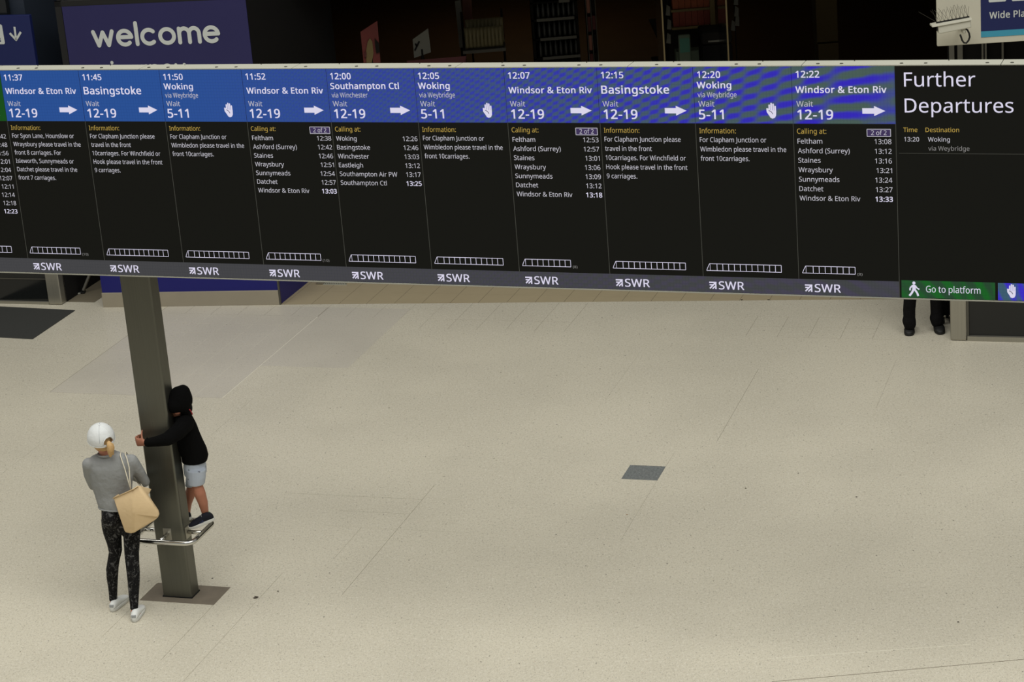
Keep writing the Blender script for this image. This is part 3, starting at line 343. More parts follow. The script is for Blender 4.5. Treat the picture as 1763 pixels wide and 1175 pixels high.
'w':(528,[[106,1,22,0,-33,120,7,361,33,-120,20,0,69,361,-20,0,17,-64,118,169,-17,64,5,-19,132,110,-4,20,4,-20,142,61,-2,13,1,0,144,61,-1,0,2,8,151,89,-2,-11,2,11,159,125,-3,-12,3,12,169,158,-3,-10,21,68,232,361,-21,-68,21,0,297,361,-21,0,21,-68,359,158,-21,68,5,-15,373,108,-5,18,5,-18,383,62,-2,13,1,0,385,62,-1,0,1,11,395,108,-5,-20,5,20,410,169,-5,-21,17,64,460,361,-17,-64,20,0,520,361,-20,0,-33,-120,420,1,33,120,-23,0,351,1,23,0,-21,68,289,203,21,-68,-6,18,274,258,4,-18,-4,18,265,299,2,-10,-1,0,262,299,1,0,-2,-10,253,258,4,18,-4,-18,238,203,6,19,-21,-67,173,1,21,67,-22,0]]),
'y':(343,[[56,-161,35,0,-11,0,28,-160,8,-1,-8,1,7,-156,6,-1,0,16,7,-109,0,-16,5,-1,25,-111,-7,1,7,-1,47,-113,-8,0,21,0,97,-95,-13,-12,13,12,127,-49,-8,-19,6,16,146,-1,-6,-16,-48,120,1,360,48,-120,21,0,64,360,-21,0,26,-68,142,155,-26,68,7,-18,160,104,-5,16,5,-16,172,57,-3,15,1,0,175,57,-1,0,3,11,187,101,-6,-18,6,18,206,156,-7,-18,24,68,279,360,-24,-68,21,0,343,360,-21,0,-52,-137,187,-50,52,137,-13,-34,139,-131,20,20,-20,-20]])}
_gc = {}; _fc = {}
def glyph(ch, bold):
    k = (ch, bold)
    if k in _gc: return _gc[k]
    cu = bpy.data.curves.new('g', 'CURVE'); cu.dimensions = '2D'; cu.fill_mode = 'BOTH'; cu.resolution_u = 3; cu.offset = bold
    for sp in GLYPHS[ch][1]:
        q = cu.splines.new('BEZIER'); n = len(sp) // 6; q.bezier_points.add(n - 1); q.use_cyclic_u = True; q.resolution_u = 3
        for i, p in enumerate(q.bezier_points):
            x, y, lx, ly, rx, ry = [v / 1000 for v in sp[i * 6:i * 6 + 6]]
            p.handle_left_type = p.handle_right_type = 'FREE'; p.co = (x, y, 0); p.handle_left = (x + lx, y + ly, 0); p.handle_right = (x + rx, y + ry, 0)
    o = bpy.data.objects.new('g', cu); COL.objects.link(o); dg = bpy.context.evaluated_depsgraph_get()
    me = bpy.data.meshes.new_from_object(o.evaluated_get(dg)); r = ([v.co.copy() for v in me.vertices], [tuple(p.vertices) for p in me.polygons])
    bpy.data.objects.remove(o); bpy.data.curves.remove(cu); bpy.data.meshes.remove(me)
    _gc[k] = r; return r
def text_geo(txt, bold=0.0):
    k = (txt, bold)
    if k in _fc: return _fc[k]
    vs, fs, x = [], [], 0.0
    for ch in txt:
        if GLYPHS[ch][1]:
            gv, gf = glyph(ch, 0.0); n = len(vs); vs += [Vector((v.x + x, v.y, 0)) for v in gv]; fs += [tuple(i + n for i in f) for f in gf]
        x += GLYPHS[ch][0] / 1000 + bold * 1.5
    _fc[k] = (vs, fs); return _fc[k]
def ext(txt, bold=0.0):
    vs, _ = text_geo(txt, bold); xs = [v.x for v in vs]; ys = [v.y for v in vs]; return min(xs), max(xs), min(ys), max(ys)
CAPH = ext('H')[3]
def put_text(g, txt, x, z, cap, ref=None, width=None, bold=0.0, right=False, y=0.0):
    """writes txt into g in the xz plane; cap = capital height; ref = (string, its width) fixes the letter width"""
    vs, fs = text_geo(txt, bold); x0, x1, _, _ = ext(txt, bold); sz = cap / CAPH
    if width: sx = width / (x1 - x0)
    elif ref: r0, r1, _, _ = ext(ref[0], bold); sx = ref[1] / (r1 - r0)
    else: sx = sz
    ox = x - (x1 if right else x0) * sx
    for q, (dx, dz) in enumerate(((0, 0), (-1, -.6), (1, .6), (-1, .6), (1, -.6), (-.5, 0), (.5, 0)) if bold else ((0, 0),)):
        g.add([(v.x * sx + ox + dx * bold * sz, y - q * .00008, v.y * sz + z + dz * bold * sz * .8) for v in vs], fs)
def stroke(g, pts, w, y=0.0, step=0.0):
    for a, b in zip(pts[:-1], pts[1:]):
        a = Vector(a); b = Vector(b); d = (b - a).normalized(); n = Vector((-d.y, d.x)) * w / 2
        g.xz([a - n, b - n, b + n, a + n], y)
def disc(g, c, r, y=0.0, n=14, sy=1.0): g.xz([(c[0] + r * cos(2 * pi * i / n), c[1] + r * sy * sin(2 * pi * i / n)) for i in range(n)], y)

# ================================================================== SETTING
# ---- concourse floor: slab and terrazzo tiles laid on the survey grid
floor = tag(G().box((-16, 2, -0.3), (16, 24, -0.0018)).add([], []).build('floor', M['grout']), kind='structure')
far_slab = tag(G().box((-16, 24.0, -0.3), (16, 46, -0.0018)).build('floor_beyond', M['grout']), kind='structure')
SEAM0, SEAM1 = Vector((-2.14, 24.29)), Vector((4.15, 22.79)); SD = (SEAM1 - SEAM0).normalized(); SN = Vector((-SD.y, SD.x))
def clip(poly, p, n):                        # keeps the side with (q-p).n <= 0
    out = []
    for i in range(len(poly)):
        a, b = poly[i], poly[(i + 1) % len(poly)]; da, db_ = (a - p).dot(n), (b - p).dot(n)
        if da <= 0: out.append(a)
        if da * db_ < 0: out.append(a + (b - a) * (da / (da - db_)))
    return out
OFF_B, OFF_A = -0.33, 0.19
# open joints of the concourse: ('b', b line, a from, a to) and ('a', a line, b from, b to), width in m
def kb(b): return round(b - OFF_B)
def ka(a): return round(a - OFF_A)
OPEN = {}
def joint(kind, line, lo, hi, w=0.0022):
    if kind == 'b':
        for j in range(ka(lo), ka(hi)): OPEN[('b', kb(line), j)] = w
    else:
        for i in range(kb(lo), kb(hi)): OPEN[('a', ka(line), i)] = w
joint('b', -20.33, 46.2, 53.2, 0.003); joint('b', -22.33, 41, 47.2); joint('b', -13.33, 57.2, 63.2, 0.0026); joint('b', -23.33, 42.2, 45.2, 0.0028)
joint('b', -25.33, 43.2, 46.2); joint('a', 52.2, -24.3, -20.3, 0.003); joint('a', 51.2, -22.3, -20.3, 0.003); joint('b', -14.33, 50.2, 56.2, 0.0016)
joint('a', 67.19, -25.3, -20.3, 0.005); joint('a', 66.19, -13.3, -9.3, 0.005); joint('a', 67.19, -14.3, -10.3, 0.005); joint('a', 68.19, -15.3, -11.3, 0.004); joint('b', -33.33, 52.2, 56.2, 0.0016)
joint('a', 63.2, -41, -37.3, 0.0026); joint('a', 65.2, -38.3, -36.3, 0.002); joint('b', -28.33, 54.2, 59.2, 0.0014); joint('a', 50.2, -22.3, -18.3, 0.0014)
joint('b', -21.33, 48.2, 50.2, 0.002); joint('b', -17.33, 60.2, 64.2, 0.0012); joint('b', -9.33, 60.2, 64.2, 0.0014)
for b in range(-25, -19): joint('b', b - 0.33, 66.2, 69.2, 0.0025)
for b in range(-14, -9): joint('b', b - 0.33, 66.2, 68.2, 0.0024)
for b in range(-33, -24): joint('b', b - 0.33, 67.2, 69.2, 0.002)
def worn_margin(i, j): return -29.6 <= i + OFF_B < -26.6 and 62 <= j + OFF_A < 67.6
def grey_patch(i, j): return -36 <= i + OFF_B < -29.5 and 59 <= j + OFF_A < 67.6
holes = [(-15.36, -14.36, 54.19, 55.19), (-25.32, -23.32, 45.19, 46.21)]
singles = []; rest = G(); restg = G()
for i in range(-52, 16):
    for j in range(22, 72):
        b0, a0 = i + OFF_B, j + OFF_A
        c = lat(b0 + .5, a0 + .5)
        if not (-9.5 < c.x < 9.5 and 9.5 < c.y < 28): continue
        if any(b0 > h[0] - .3 and b0 < h[1] - .3 and a0 > h[2] - .3 and a0 < h[3] - .3 for h in holes): continue
        if (a0 > 67.9 and b0 < -39.2) or (c.x > -4.4 and a0 > 72): continue
        gp = grey_patch(i, j); e = 0.00012 if not gp else 0.0013
        x0 = b0 * TS + max(e, OPEN.get(('b', i, j), 0) / 2); x1 = (b0 + 1) * TS - max(e, OPEN.get(('b', i + 1, j), 0) / 2)
        y0 = a0 * TS + max(e, OPEN.get(('a', j, i), 0) / 2); y1 = (a0 + 1) * TS - max(e, OPEN.get(('a', j + 1, i), 0) / 2)
        if gp:
            if i == -36 or i == -35: x0 += 0.0030
            if not grey_patch(i + 1, j): x1 -= 0.0045
            if not grey_patch(i, j + 1): y1 -= 0.0015
            if not grey_patch(i, j - 1): y0 += 0.0012
        q = [DB.to_2d() * x + DA.to_2d() * y for x, y in ((x0, y0), (x1, y0), (x1, y1), (x0, y1))]
        if (c.to_2d() - SEAM0).dot(SN) > -0.5 and c.x > -4.5: q = clip(q, SEAM0 - SN * 0.002, SN)
        if len(q) < 3: continue
        d = Vector(c) - Vector((0, 0, H)); zc = d.dot(FW); px = 881.5 + FPX * d.dot(RT) / zc; py = 587.5 - FPX * d.dot(UP) / zc
        inview = -30 < px < 1790 and 470 < py < 1200
        singles.append((zc if inview else 1000 + zc, q, gp or worn_margin(i, j)))
singles.sort(key=lambda s: s[0])
for k, (zc, q, gp) in enumerate(singles):
    if k < 240:
        G().prism(q, -0.02, 0.0).build('floor_tile', M['floor_grey' if gp else 'floor'], floor, recalc=False)
    else: (restg if gp else rest).prism(q, -0.02, 0.0)
tag(rest.build('terrazzo_tiles', M['floor'], floor, recalc=False), kind='stuff')
tag(restg.build('worn_terrazzo_tiles', M['floor_grey'], floor, recalc=False), kind='stuff')
# pale grout bed showing between the worn tiles
gp_ = G().prism([lat(b, a).to_2d() for b, a in ((-35.32, 59.2), (-29.32, 59.2), (-29.32, 67.18), (-35.32, 67.18))], -0.003, -0.0008)
gp_.build('grout_bed', M['grout_light'], floor)
# two joints of the other tile direction by the near right corner
for p0, p1, w, m in (((1322, 1135), (1672, 1110), 0.004, 'grout_light'), ((1329, 1174.6), (1763, 1136), 0.006, 'grout')):
    a, b = on_z(*p0).to_2d(), on_z(*p1).to_2d(); n = Vector((-(b - a).y, (b - a).x)).normalized() * w / 2
    G().prism([a - n, b - n, b + n, a + n], 0.0, 0.0007).build('joint_strip', M[m], floor)

# ---- the shop's own tiles beyond the seam
PB, PA = 0.989, 0.989
for i in range(-8, 26):
    for j in range(-6, 6):
        b0, a0 = -29.11 + PB * i, 69.95 + PA * j
        gap = 0.0048
        if i == 7 and False: continue
        x0, x1, y0, y1 = b0 * TS + gap / 2, (b0 + PB) * TS - gap / 2, a0 * TS + gap / 2 * 0.6, (a0 + PA) * TS - gap / 2 * 0.6
        q = [DB.to_2d() * x + DA.to_2d() * y for x, y in ((x0, y0), (x1, y0), (x1, y1), (x0, y1))]
        q = clip(q, SEAM0 + SN * 0.002, -SN)
        cc = sum((v for v in q), Vector((0, 0))) / max(1, len(q))
        if len(q) < 3 or cc.x < -3.0 or (cc.x < -2.3 and cc.y > 26.4): continue
        G().prism(q, -0.02, 0.0).build('shop_floor_tile', M['tile_shop'], far_slab, recalc=False)
shop_floor = tag(G().prism([lat(-31, 74.4).to_2d(), lat(-8, 74.4).to_2d(), Vector((14, 26)), Vector((14, 45)), Vector((-3.2, 45))], -0.02, -0.001).build('floor_inside_shop', M['brown']), kind='structure')

# ---- shop shell and the wall over it
def struct(name, g, m, **k): return tag(g.build(name, m, None, **k), kind='structure')
struct('ceiling', G().box((-3.3, 25.7, 3.95), (12, 45, 4.1)), M['very_dark'])
struct('wall_back', G().box((-12, 45, -0.3), (16, 45.3, 3.95)), M['very_dark'])
struct('wall_left', G().box((-3.5, 27.5, -0.3), (-3.3, 45, 3.95)), M['very_dark'])
struct('wall_right', G().box((12, 22, -0.3), (12.2, 45, 3.95)), M['very_dark'])
struct('wall_upper', G().box((-14, 25.3, 3.95), (16, 25.7, 11)), M['wall'])
e = struct('trim_lintel', G().box((-2.4, 25.15, 3.68), (12, 25.3, 3.95)), M['black'])

# ---- manhole cover, plate, matting
def slab_at(name, q, z0, z1, m, **k): return G().prism([v.to_2d() for v in q], z0, z1).build(name, m, None, **k)
cov = [lat(b, a) for b, a in ((-15.33, 54.19), (-14.33, 54.19), (-14.33, 55.19), (-15.33, 55.19))]
o = tag(empty('floor_cover', lat(-14.86, 54.69)), 'dark grey speckled square inset in the pale floor, standing alone mid concourse', 'floor cover')
c0 = o.location
G().prism([(v - c0).to_2d() for v in cov], -0.02, -0.0005).build('cover_panel', M['cover_dark'], o)
rim = G()
for k in range(4):
    a, b = cov[k] - c0, cov[(k + 1) % 4] - c0; t = 0.003
    n = Vector((-(b - a).y, (b - a).x, 0)).normalized() * t
    rim.prism([a.to_2d(), b.to_2d(), (b + n).to_2d(), (a + n).to_2d()], -0.01, 0.0006)
rim.build('cover_frame', M['cover_dark'], o)
mat_pts = [on_z(3.7, 529), on_z(129.4, 535.2), on_z(56.2, 584.6), on_z(-70, 578)]
mat_pts = [mat_pts[3], mat_pts[2], mat_pts[1], on_z(-20, 527.8)]
o = tag(empty('floor_mat', mat_pts[1]), 'charcoal floor mat before the dark glass counter on the pale floor', 'mat')
G().prism([(v - mat_pts[1]).to_2d() for v in mat_pts], -0.003, 0.008).build('mat_surface', M['carpet'], o, bevel=0.003)

# ================================================================== PILLAR
pc = lat(-24.42, 45.685)
pil = tag(empty('steel_pillar', pc), 'brushed dark steel pillar rising from the floor plate to the board', 'pillar')
pil.rotation_euler = (0, 0, -AZ)
hw, hd = 0.128, 0.0735
shaft = G().box((-hw, -hd, -0.01), (hw, hd, 4.3)).build('shaft', M['pillar'], pil, bevel=0.016, seg=4)
pl = [((b + 24.42) * TS, (a - 45.685) * TS) for b, a in ((-25.31, 45.19), (-23.32, 45.19), (-23.32, 46.21), (-25.31, 46.21))]
G().prism([Vector(p) for p in pl], -0.02, 0.0015).build('floor_plate', M['plate'], pil)
G().box((-hw - .004, -hd - .004, 0.0), (hw + .004, hd + .004, 0.012)).build('base_seal', M['rubber'], pil, bevel=0.003)
G().box((-0.012 - .035, -hd - 0.004, 0.505), (-0.012 + .035, -hd + 0.001, 0.61)).build('fixing_plate', M['steel'], pil, bevel=0.002)
ZR = 0.555
# leaning rail round the pillar
rail = tag(empty('leaning_rail', pc), 'polished tubular rail looped around the pillar, the child standing on it', 'rail')
rail.rotation_euler = (0, 0, -AZ)
xl, xr, yf, yb, cr = (-25.22 + 24.42) * TS, (-23.6 + 24.42) * TS, (45.0 - 45.685) * TS, (46.36 - 45.685) * TS, 0.075
loop = []
for cx_, cy_, a0 in ((xr - cr, yf + cr, -90), (xr - cr, yb - cr, 0), (xl + cr, yb - cr, 90), (xl + cr, yf + cr, 180)):
    for k in range(9): a = R(a0 + 90 * k / 8); loop.append((cx_ + cr * cos(a), cy_ + cr * sin(a), ZR))
G().tube(loop, 0.0215, 16, True).build('loop_tube', M['chrome'], rail, smooth=True)
for pts in (((-0.012, -hd + .01, ZR + .005), (-0.012, yf, ZR)), ((hw - .01, 0.0, ZR), (xr, 0.0, ZR)), ((-hw + .01, 0.0, ZR), (xl, 0.0, ZR)), ((0, hd - .01, ZR), (0, yb, ZR))):
    G().tube(pts, 0.0165, 14).build('support_arm', M['chrome'], rail, smooth=True)
for sx in (-1, 1): G().box((sx * (hw + .003) - .004, -.04, ZR - .05), (sx * (hw + .003) + .004, .04, ZR + .05)).build('fixing_plate', M['steel'], rail, bevel=0.002)

# ================================================================== DEPARTURE BOARD
BA = R(-20.55)
board = tag(empty('departure_board', (-3.09745808, 16.3193988, 0), BA),
            'long black and blue electronic train departure board above the concourse', 'departure board')
UL, UR, ZB, ZT, ZC, ZHB, ZBAND = -1.226, 7.6, 2.842, 4.405, 4.415, 4.024, 2.953
G().box((UL, 0.012, ZB - 0.004), (UR, 0.14, ZT)).build('casing', M['black'], board)
G().box((UL, -0.006, ZB - 0.010), (UR, 0.05, ZB - 0.003)).build('bottom_trim', M['cream'], board)
seams = [UL, -0.04 + 0.27, 1.4, 3.02, 4.155, 5.315, 6.475, UR]
seams = [UL, -0.62, 0.605, 1.82, 3.055, 4.29, 5.47, 6.75, UR]
for a, b in zip(seams[:-1], seams[1:]):
    c = G().box((a + .002, -0.004, ZT + 0.002), (b - .002, 0.142, ZC)).build('top_cover', M['cream'], board, bevel=0.002)
    for q in range(-2, 15):
        for x, yy, r_ in ((-.42 + .545 * q, .036, .0115), (-.265 + .545 * q, .036, .0115), (-.30 + .61 * q, .118, .004)):
            if a + .01 < x < b - .01: G().tube([(x - .004, yy, ZC - 0.002), (x - .004, yy, ZC + 0.004)], r_, 10).build('bolt', M['bolt'], c)
for x in (-.2, .25):
    G().box((x + .0, 0.12, 2.95), (x + .07, 0.36, 3.02)).build('hanger_bracket', M['black'], board)
# camera moire of the light dots painted into screen glow, growing along the board
def led_band(name, left, mid, hot, cold, amp=1.0, k=1.0):
    m = mat(name, (8, 8, 12), 0.8, 0, 0.1); g = NB(m); b = m.node_tree.nodes['Principled BSDF']
    tc = g.n('ShaderNodeTexCoord'); tc.object = board; sp = g.n('ShaderNodeSeparateXYZ'); g.l(tc.outputs['Object'], sp.inputs[0])
    u, z = sp.outputs[0], sp.outputs[2]
    w = g.math('SUBTRACT', 6.1, u); w2 = g.math('MULTIPLY', g.math('MULTIPLY', w, w), 2 * pi * 3.3 * k)
    zz = g.math('MULTIPLY', g.math('SUBTRACT', z, 4.2), g.math('ADD', g.math('MULTIPLY', w, 2 * pi * 5.5), 2 * pi * 8))
    s1 = g.math('SINE', g.math('ADD', w2, zz)); s2 = g.math('SINE', g.math('SUBTRACT', g.math('MULTIPLY', w2, 0.42), g.math('MULTIPLY', zz, 0.9)))
    s = g.math('ADD', g.math('MULTIPLY', s1, 0.46), g.math('MULTIPLY', s2, 0.34))
    n = g.n('ShaderNodeTexNoise'); n.inputs['Scale'].default_value = 9; g.l(tc.outputs['Object'], n.inputs['Vector'])
    s = g.math('ADD', s, g.math('MULTIPLY', g.math('SUBTRACT', n.outputs[0], 0.5), 0.9))
    f = g.ramp(s, -0.45, 0.6)
    base = g.mix(g.ramp(u, 0.4, 3.2), rgb(left), rgb(mid)); pat = g.mix(f, rgb(cold), rgb(hot))
    ampf = g.math('MULTIPLY', g.ramp(u, 0.6, 6.4), amp)
    col = g.mix(ampf, base, pat)
    br = g.n('ShaderNodeTexBrick')
    # cell seams of the screen modules
    gx = g.math('LESS_THAN', g.math('FRACT', g.math('DIVIDE', g.math('ADD', u, 10), 0.0221)), 0.16)
    gz = g.math('LESS_THAN', g.math('FRACT', g.math('DIVIDE', z, 0.0221)), 0.16)
    gr = g.math('MULTIPLY', g.math('MAXIMUM', gx, gz), 0.10)
    col = g.mix(gr, col, (0.0, 0.004, 0.012, 1))
    m.node_tree.nodes.remove(br)
    g.l(col, b.inputs['Emission Color']); b.inputs['Emission Strength'].default_value = 1.0
    return m
M['led_blue'] = led_band('display_blue', (38, 78, 146), (48, 70, 144), (50, 34, 184), (72, 92, 76), 0.95)
M['led_grey'] = led_band('display_grey', (66, 66, 68), (65, 65, 69), (68, 62, 88), (62, 66, 64), 0.5, 1.4)
M['led_grn'] = led_band('display_green_band', (16, 80, 24), (20, 78, 26), (24, 96, 34), (40, 66, 48), 0.8)
M['led_bl2'] = led_band('display_blue_band', (38, 76, 146), (50, 70, 150), (60, 40, 196), (60, 92, 104), 0.9)
COLS = [-0.562, 0.1, 0.764, 1.421, 2.08, 2.744, 3.406, 4.070, 4.737, 5.400, 6.076, UR]
YF, YT = 0.0, -0.0022
def hand(g, u, z, w, h):                    # raised open hand: palm, four fingers, thumb
    pw = w * 0.74; cx0 = u + w * 0.56
    pts = [(cx0 - pw / 2 + pw * 0.02, z + h * .42), (cx0 - pw / 2 + pw * .05, z + h * .22), (cx0 - pw * .26, z + h * .05), (cx0, z), (cx0 + pw * .3, z + h * .05), (cx0 + pw * .46, z + h * .2), (cx0 + pw / 2, z + h * .5), (cx0 - pw / 2, z + h * .55)]
    g.xz(pts, YT)
    fw = pw / 4
    for i, top in enumerate((.90, 1.0, .96, .82)):
        x = cx0 - pw / 2 + fw * i; a, b = x + fw * .1, x + fw * .93
        g.xz([(a, z + h * .45), (b, z + h * .45), (b, z + h * (top - .04)), ((a + b) / 2 + fw * .2, z + h * top), ((a + b) / 2 - fw * .2, z + h * top), (a, z + h * (top - .04))], YT)
    g.xz([(cx0 - pw * .40, z + h * .18), (cx0 - pw * .1, z + h * .34), (u + w * .16, z + h * .66), (u, z + h * .66), (u + w * .02, z + h * .42)], YT)
def arrow(g, u, z):                         # thick right arrow
    g.xz([(u, z + .015), (u + .077, z + .015), (u + .077, z + .052), (u, z + .052)], YT); g.xz([(u + .077, z), (u + .150, z + .0335), (u + .077, z + .067)], YT)
def train(g, u, z, n, right=None):          # outlined cab and n cars
    w, hgt, c = .0036, .049, .0405; x0 = u
    if right is not None: x0 = right - .033 - c * n
    xs = x0 + .022; xe = x0 + .033 + c * n
    stroke(g, [(x0, z), (xe, z)], w, YT); stroke(g, [(xs, z + hgt), (xe, z + hgt)], w, YT); stroke(g, [(x0, z), (x0 + .006, z + .016), (xs, z + hgt)], w, YT)
    stroke(g, [(xs, z), (xs + 0.003, z), (xs + .003, z + hgt)], w * .7, YT)
    for i in range(1, n + 1): x = x0 + .033 + c * i; stroke(g, [(x, z), (x, z + hgt)], w, YT)
    return xe
def logo(gr, u):                            # three-stroke arrow sign with the operator's letters
    z = 2.864; s = .052; w = .0095
    stroke(gr, [(u, z + s - w / 2), (u + s * .98, z + s - w / 2)], w, YT); stroke(gr, [(u + s * .96 - w / 2, z), (u + s * .96 - w / 2, z + s)], w, YT)
    stroke(gr, [(u + .002, z + .030), (u + .026, z + .030)], w * .9, YT); stroke(gr, [(u + .003, z + .004), (u + .044, z + .046)], w, YT); stroke(gr, [(u + .022, z + .002), (u + .040, z + .020)], w * .9, YT)
    put_text(gr, 'SWR', u + .067, 2.864, .056, width=.176, bold=0.008, y=YT)
WE = ('Windsor & Eton Riv', None)
REG = ('Windsor & Eton Riv', .406); HB = ('Windsor & Eton Riv', .595)
def line(name, txt, m, parent, *a, **k):
    g = G(); put_text(g, txt, *a, y=YT, **k); return g.build(name, M[m], parent, recalc=False)
def heading(u, time, dest, via=None, plat='12-19', big=False, icon='arrow', parent=None):
    BD = 0.014
    line('time_text', time, 'led_white', parent, u + .031, 4.333, .044, ref=('12:22', .154), bold=BD)
    if big: line('destination_text', dest, 'led_white', parent, u + .026, 4.228, .054, width=.471, bold=BD)
    elif via: line('destination_text', dest, 'led_white', parent, u + .024, 4.263, .043, ref=HB if dest != 'Woking' else ('Woking', .233), bold=BD)
    else: line('destination_text', dest, 'led_white', parent, u + .026, 4.231, .043, ref=HB, bold=BD)
    line('platform_text', plat, 'led_white', parent, u + (.033 if plat != '5-11' else .029), 4.054, .064, ref=('12-19', .234), bold=BD)
    if via: line('via_text', via, 'led_text', parent, u + .026, 4.202, .035, ref=('via Weybridge', .265))
    line('wait_text', 'Wait', 'led_text', parent, u + .028, 4.139, .037, width=.110)
    i = G()
    if icon == 'arrow': arrow(i, u + .461, 4.077)
    else: hand(i, u + .488, 4.058, .071, .106)
    i.build(icon + '_sign', M['led_white'], parent, recalc=False)
    if icon == 'hand':
        c = G(); x = u + .488; stroke(c, [(x + .016, 4.058 + .056), (x + .034, 4.058 + .046), (x + .044, 4.058 + .030)], .004, YT * 2); c.build('hand_crease', M['sign_blue'], parent, recalc=False)
def column(k, head, body, cars, count=None):
    u = COLS[k]; u1 = COLS[k + 1]
    p = G().box((u, YF, ZBAND), (u1, .012, ZHB)).build('display_panel', M['led_black'], board)
    G().box((u, YF, ZHB), (u1, .012, ZT)).build('header', M['led_blue'], p)
    G().box((u, YF, ZB), (u1, .012, ZBAND)).build('footer', M['led_grey'], p)
    G().box((u - .0018, YT * .5, ZBAND), (u + .0018, YF, ZHB)).build('divider', M['divider'], p)
    G().box((u - .0012, YT * .5, ZHB), (u + .0012, YF, ZT)).build('header_divider', M['sign_blue'], p)
    heading(u, parent=p, **head)
    line('amber_text', 'Information:' if body[0] == 'i' else 'Calling at:', 'led_amber', p, u + .025, 3.957, .034, ref=('Information:', .250))
    if body[0] == 'i':
        for q, tx in enumerate(body[1]): line('message_line', tx, 'led_text', p, u + .025, 3.896 - .0645 * q, .033, ref=('For Clapham Junction or', .454))
    else:
        for q, (nm, tm) in enumerate(body[1]):
            z = 3.890 - .0648 * q; last = q == len(body[1]) - 1
            line('station_text', nm, 'led_text', p, u + .026, z, .033, ref=REG)
            line('arrival_text', tm, 'led_white' if last else 'led_text', p, u + .646, z, .033, ref=('13:08', .113 if last else .110), right=True, bold=0.014 if last else 0)
    if body[0] == 'c2':
        x, z, w, h = u + .488, 3.941, .154, .048
        G().xz([(x, z), (x + w, z), (x + w, z + h), (x, z + h)], YT * .6).build('page_box', M['led_violet'], p, recalc=False)
        b = G(); stroke(b, [(x, z), (x + w, z), (x + w, z + h), (x, z + h), (x, z)], .004, YT); b.build('box_outline', M['led_text'], p, recalc=False)
        line('page_text', '2 of 2', 'led_text', p, x + .026, z + .009, .031, width=.102)
    tr = G(); xe = train(tr, u + .027, 2.996, cars); tr.build('train_outline', M['led_white'], p, recalc=False)
    if count: line('car_count_text', count, 'led_dim', p, xe + .014, 2.988, .018, ref=('(8)', .034))
    lg = G(); logo(lg, u + .040); lg.build('operator_mark', M['led_white'], p, recalc=False)
    return p
WEH = lambda t: dict(time=t, dest='Windsor & Eton Riv')
WOK = lambda t: dict(time=t, dest='Woking', via='via Weybridge', plat='5-11', icon='hand')
BAS = lambda t: dict(time=t, dest='Basingstoke', big=True)
i_wok = ('i', ['For Clapham Junction or', 'Wimbledon please travel in the', 'front 10carriages.'])
i_bas = ('i', ['For Clapham Junction please', 'travel in the front', '10carriages. For Winchfield or', 'Hook please travel in the front', '9 carriages.'])
def c_win(ts): return ('c2', list(zip(['Feltham', 'Ashford (Surrey)', 'Staines', 'Wraysbury', 'Sunnymeads', 'Datchet', 'Windsor & Eton Riv'], ts)))
column(0, WEH('11:37'), ('i', ['For Syon Lane, Hounslow or', 'Wraysbury please travel in the', 'front 8 carriages. For', 'Isleworth, Sunnymeads or', 'Datchet please travel in the', 'front 7 carriages.']), 10, '(10)')
column(1, BAS('11:45'), i_bas, 12)
column(2, WOK('11:50'), i_wok, 12)
column(3, WEH('11:52'), c_win(['12:38', '12:42', '12:46', '12:51', '12:54', '12:57', '13:03']), 10, '(10)')
column(4, dict(time='12:00', dest='Southampton Ctl', via='via Winchester'), ('c', list(zip(['Woking', 'Basingstoke', 'Winchester', 'Eastleigh', 'Southampton Air PW', 'Southampton Ctl'], ['12:26', '12:46', '13:03', '13:12', '13:17', '13:25']))), 12)
column(5, WOK('12:05'), i_wok, 12)
column(6, WEH('12:07'), c_win(['12:53', '12:57', '13:01', '13:06', '13:09', '13:12', '13:18']), 8, '(8)')
column(7, BAS('12:15'), i_bas, 12)
column(8, WOK('12:20'), i_wok, 12)
column(9, WEH('12:22'), c_win(['13:08', '13:12', '13:16', '13:21', '13:24', '13:27', '13:33']), 8, '(8)')
# cropped first column: green header, the ends of its times
u = UL; u1 = COLS[0]
p = G().box((u, YF, ZBAND), (u1, .012, ZHB)).build('display_panel', M['led_black'], board)
G().box((u, YF, ZHB), (u1, .012, ZT)).build('header', M['led_green'], p); G().box((u, YF, ZB), (u1, .012, ZBAND)).build('footer', M['led_grey'], p)
for q, tm in enumerate(['11:42', '11:48', '11:56', '12:01', '12:04', '12:07', '12:11', '12:14', '12:18']): line('arrival_text', tm, 'led_text', p, u1 - .030, 3.890 - .0648 * q, .033, ref=('13:08', .110), right=True)
t = G(); put_text(t, '12:23', u1 - .030, 3.890 - .0648 * 9, .033, ref=('13:08', .113), right=True, bold=.014, y=YT); t.build('last_time_text', M['led_white'], p, recalc=False)
t = G(); train(t, 0, 2.996, 8, right=u1 - .132); t.build('train_outline', M['led_white'], p, recalc=False)
t = G(); stroke(t, [(u1 - .106, 4.062), (u1 - .082, 4.10)], .02, YT); stroke(t, [(u1 - .09, 4.10), (u1 - .062, 4.062)], .018, YT); t.build('walking_sign', M['led_white'], p, recalc=False)
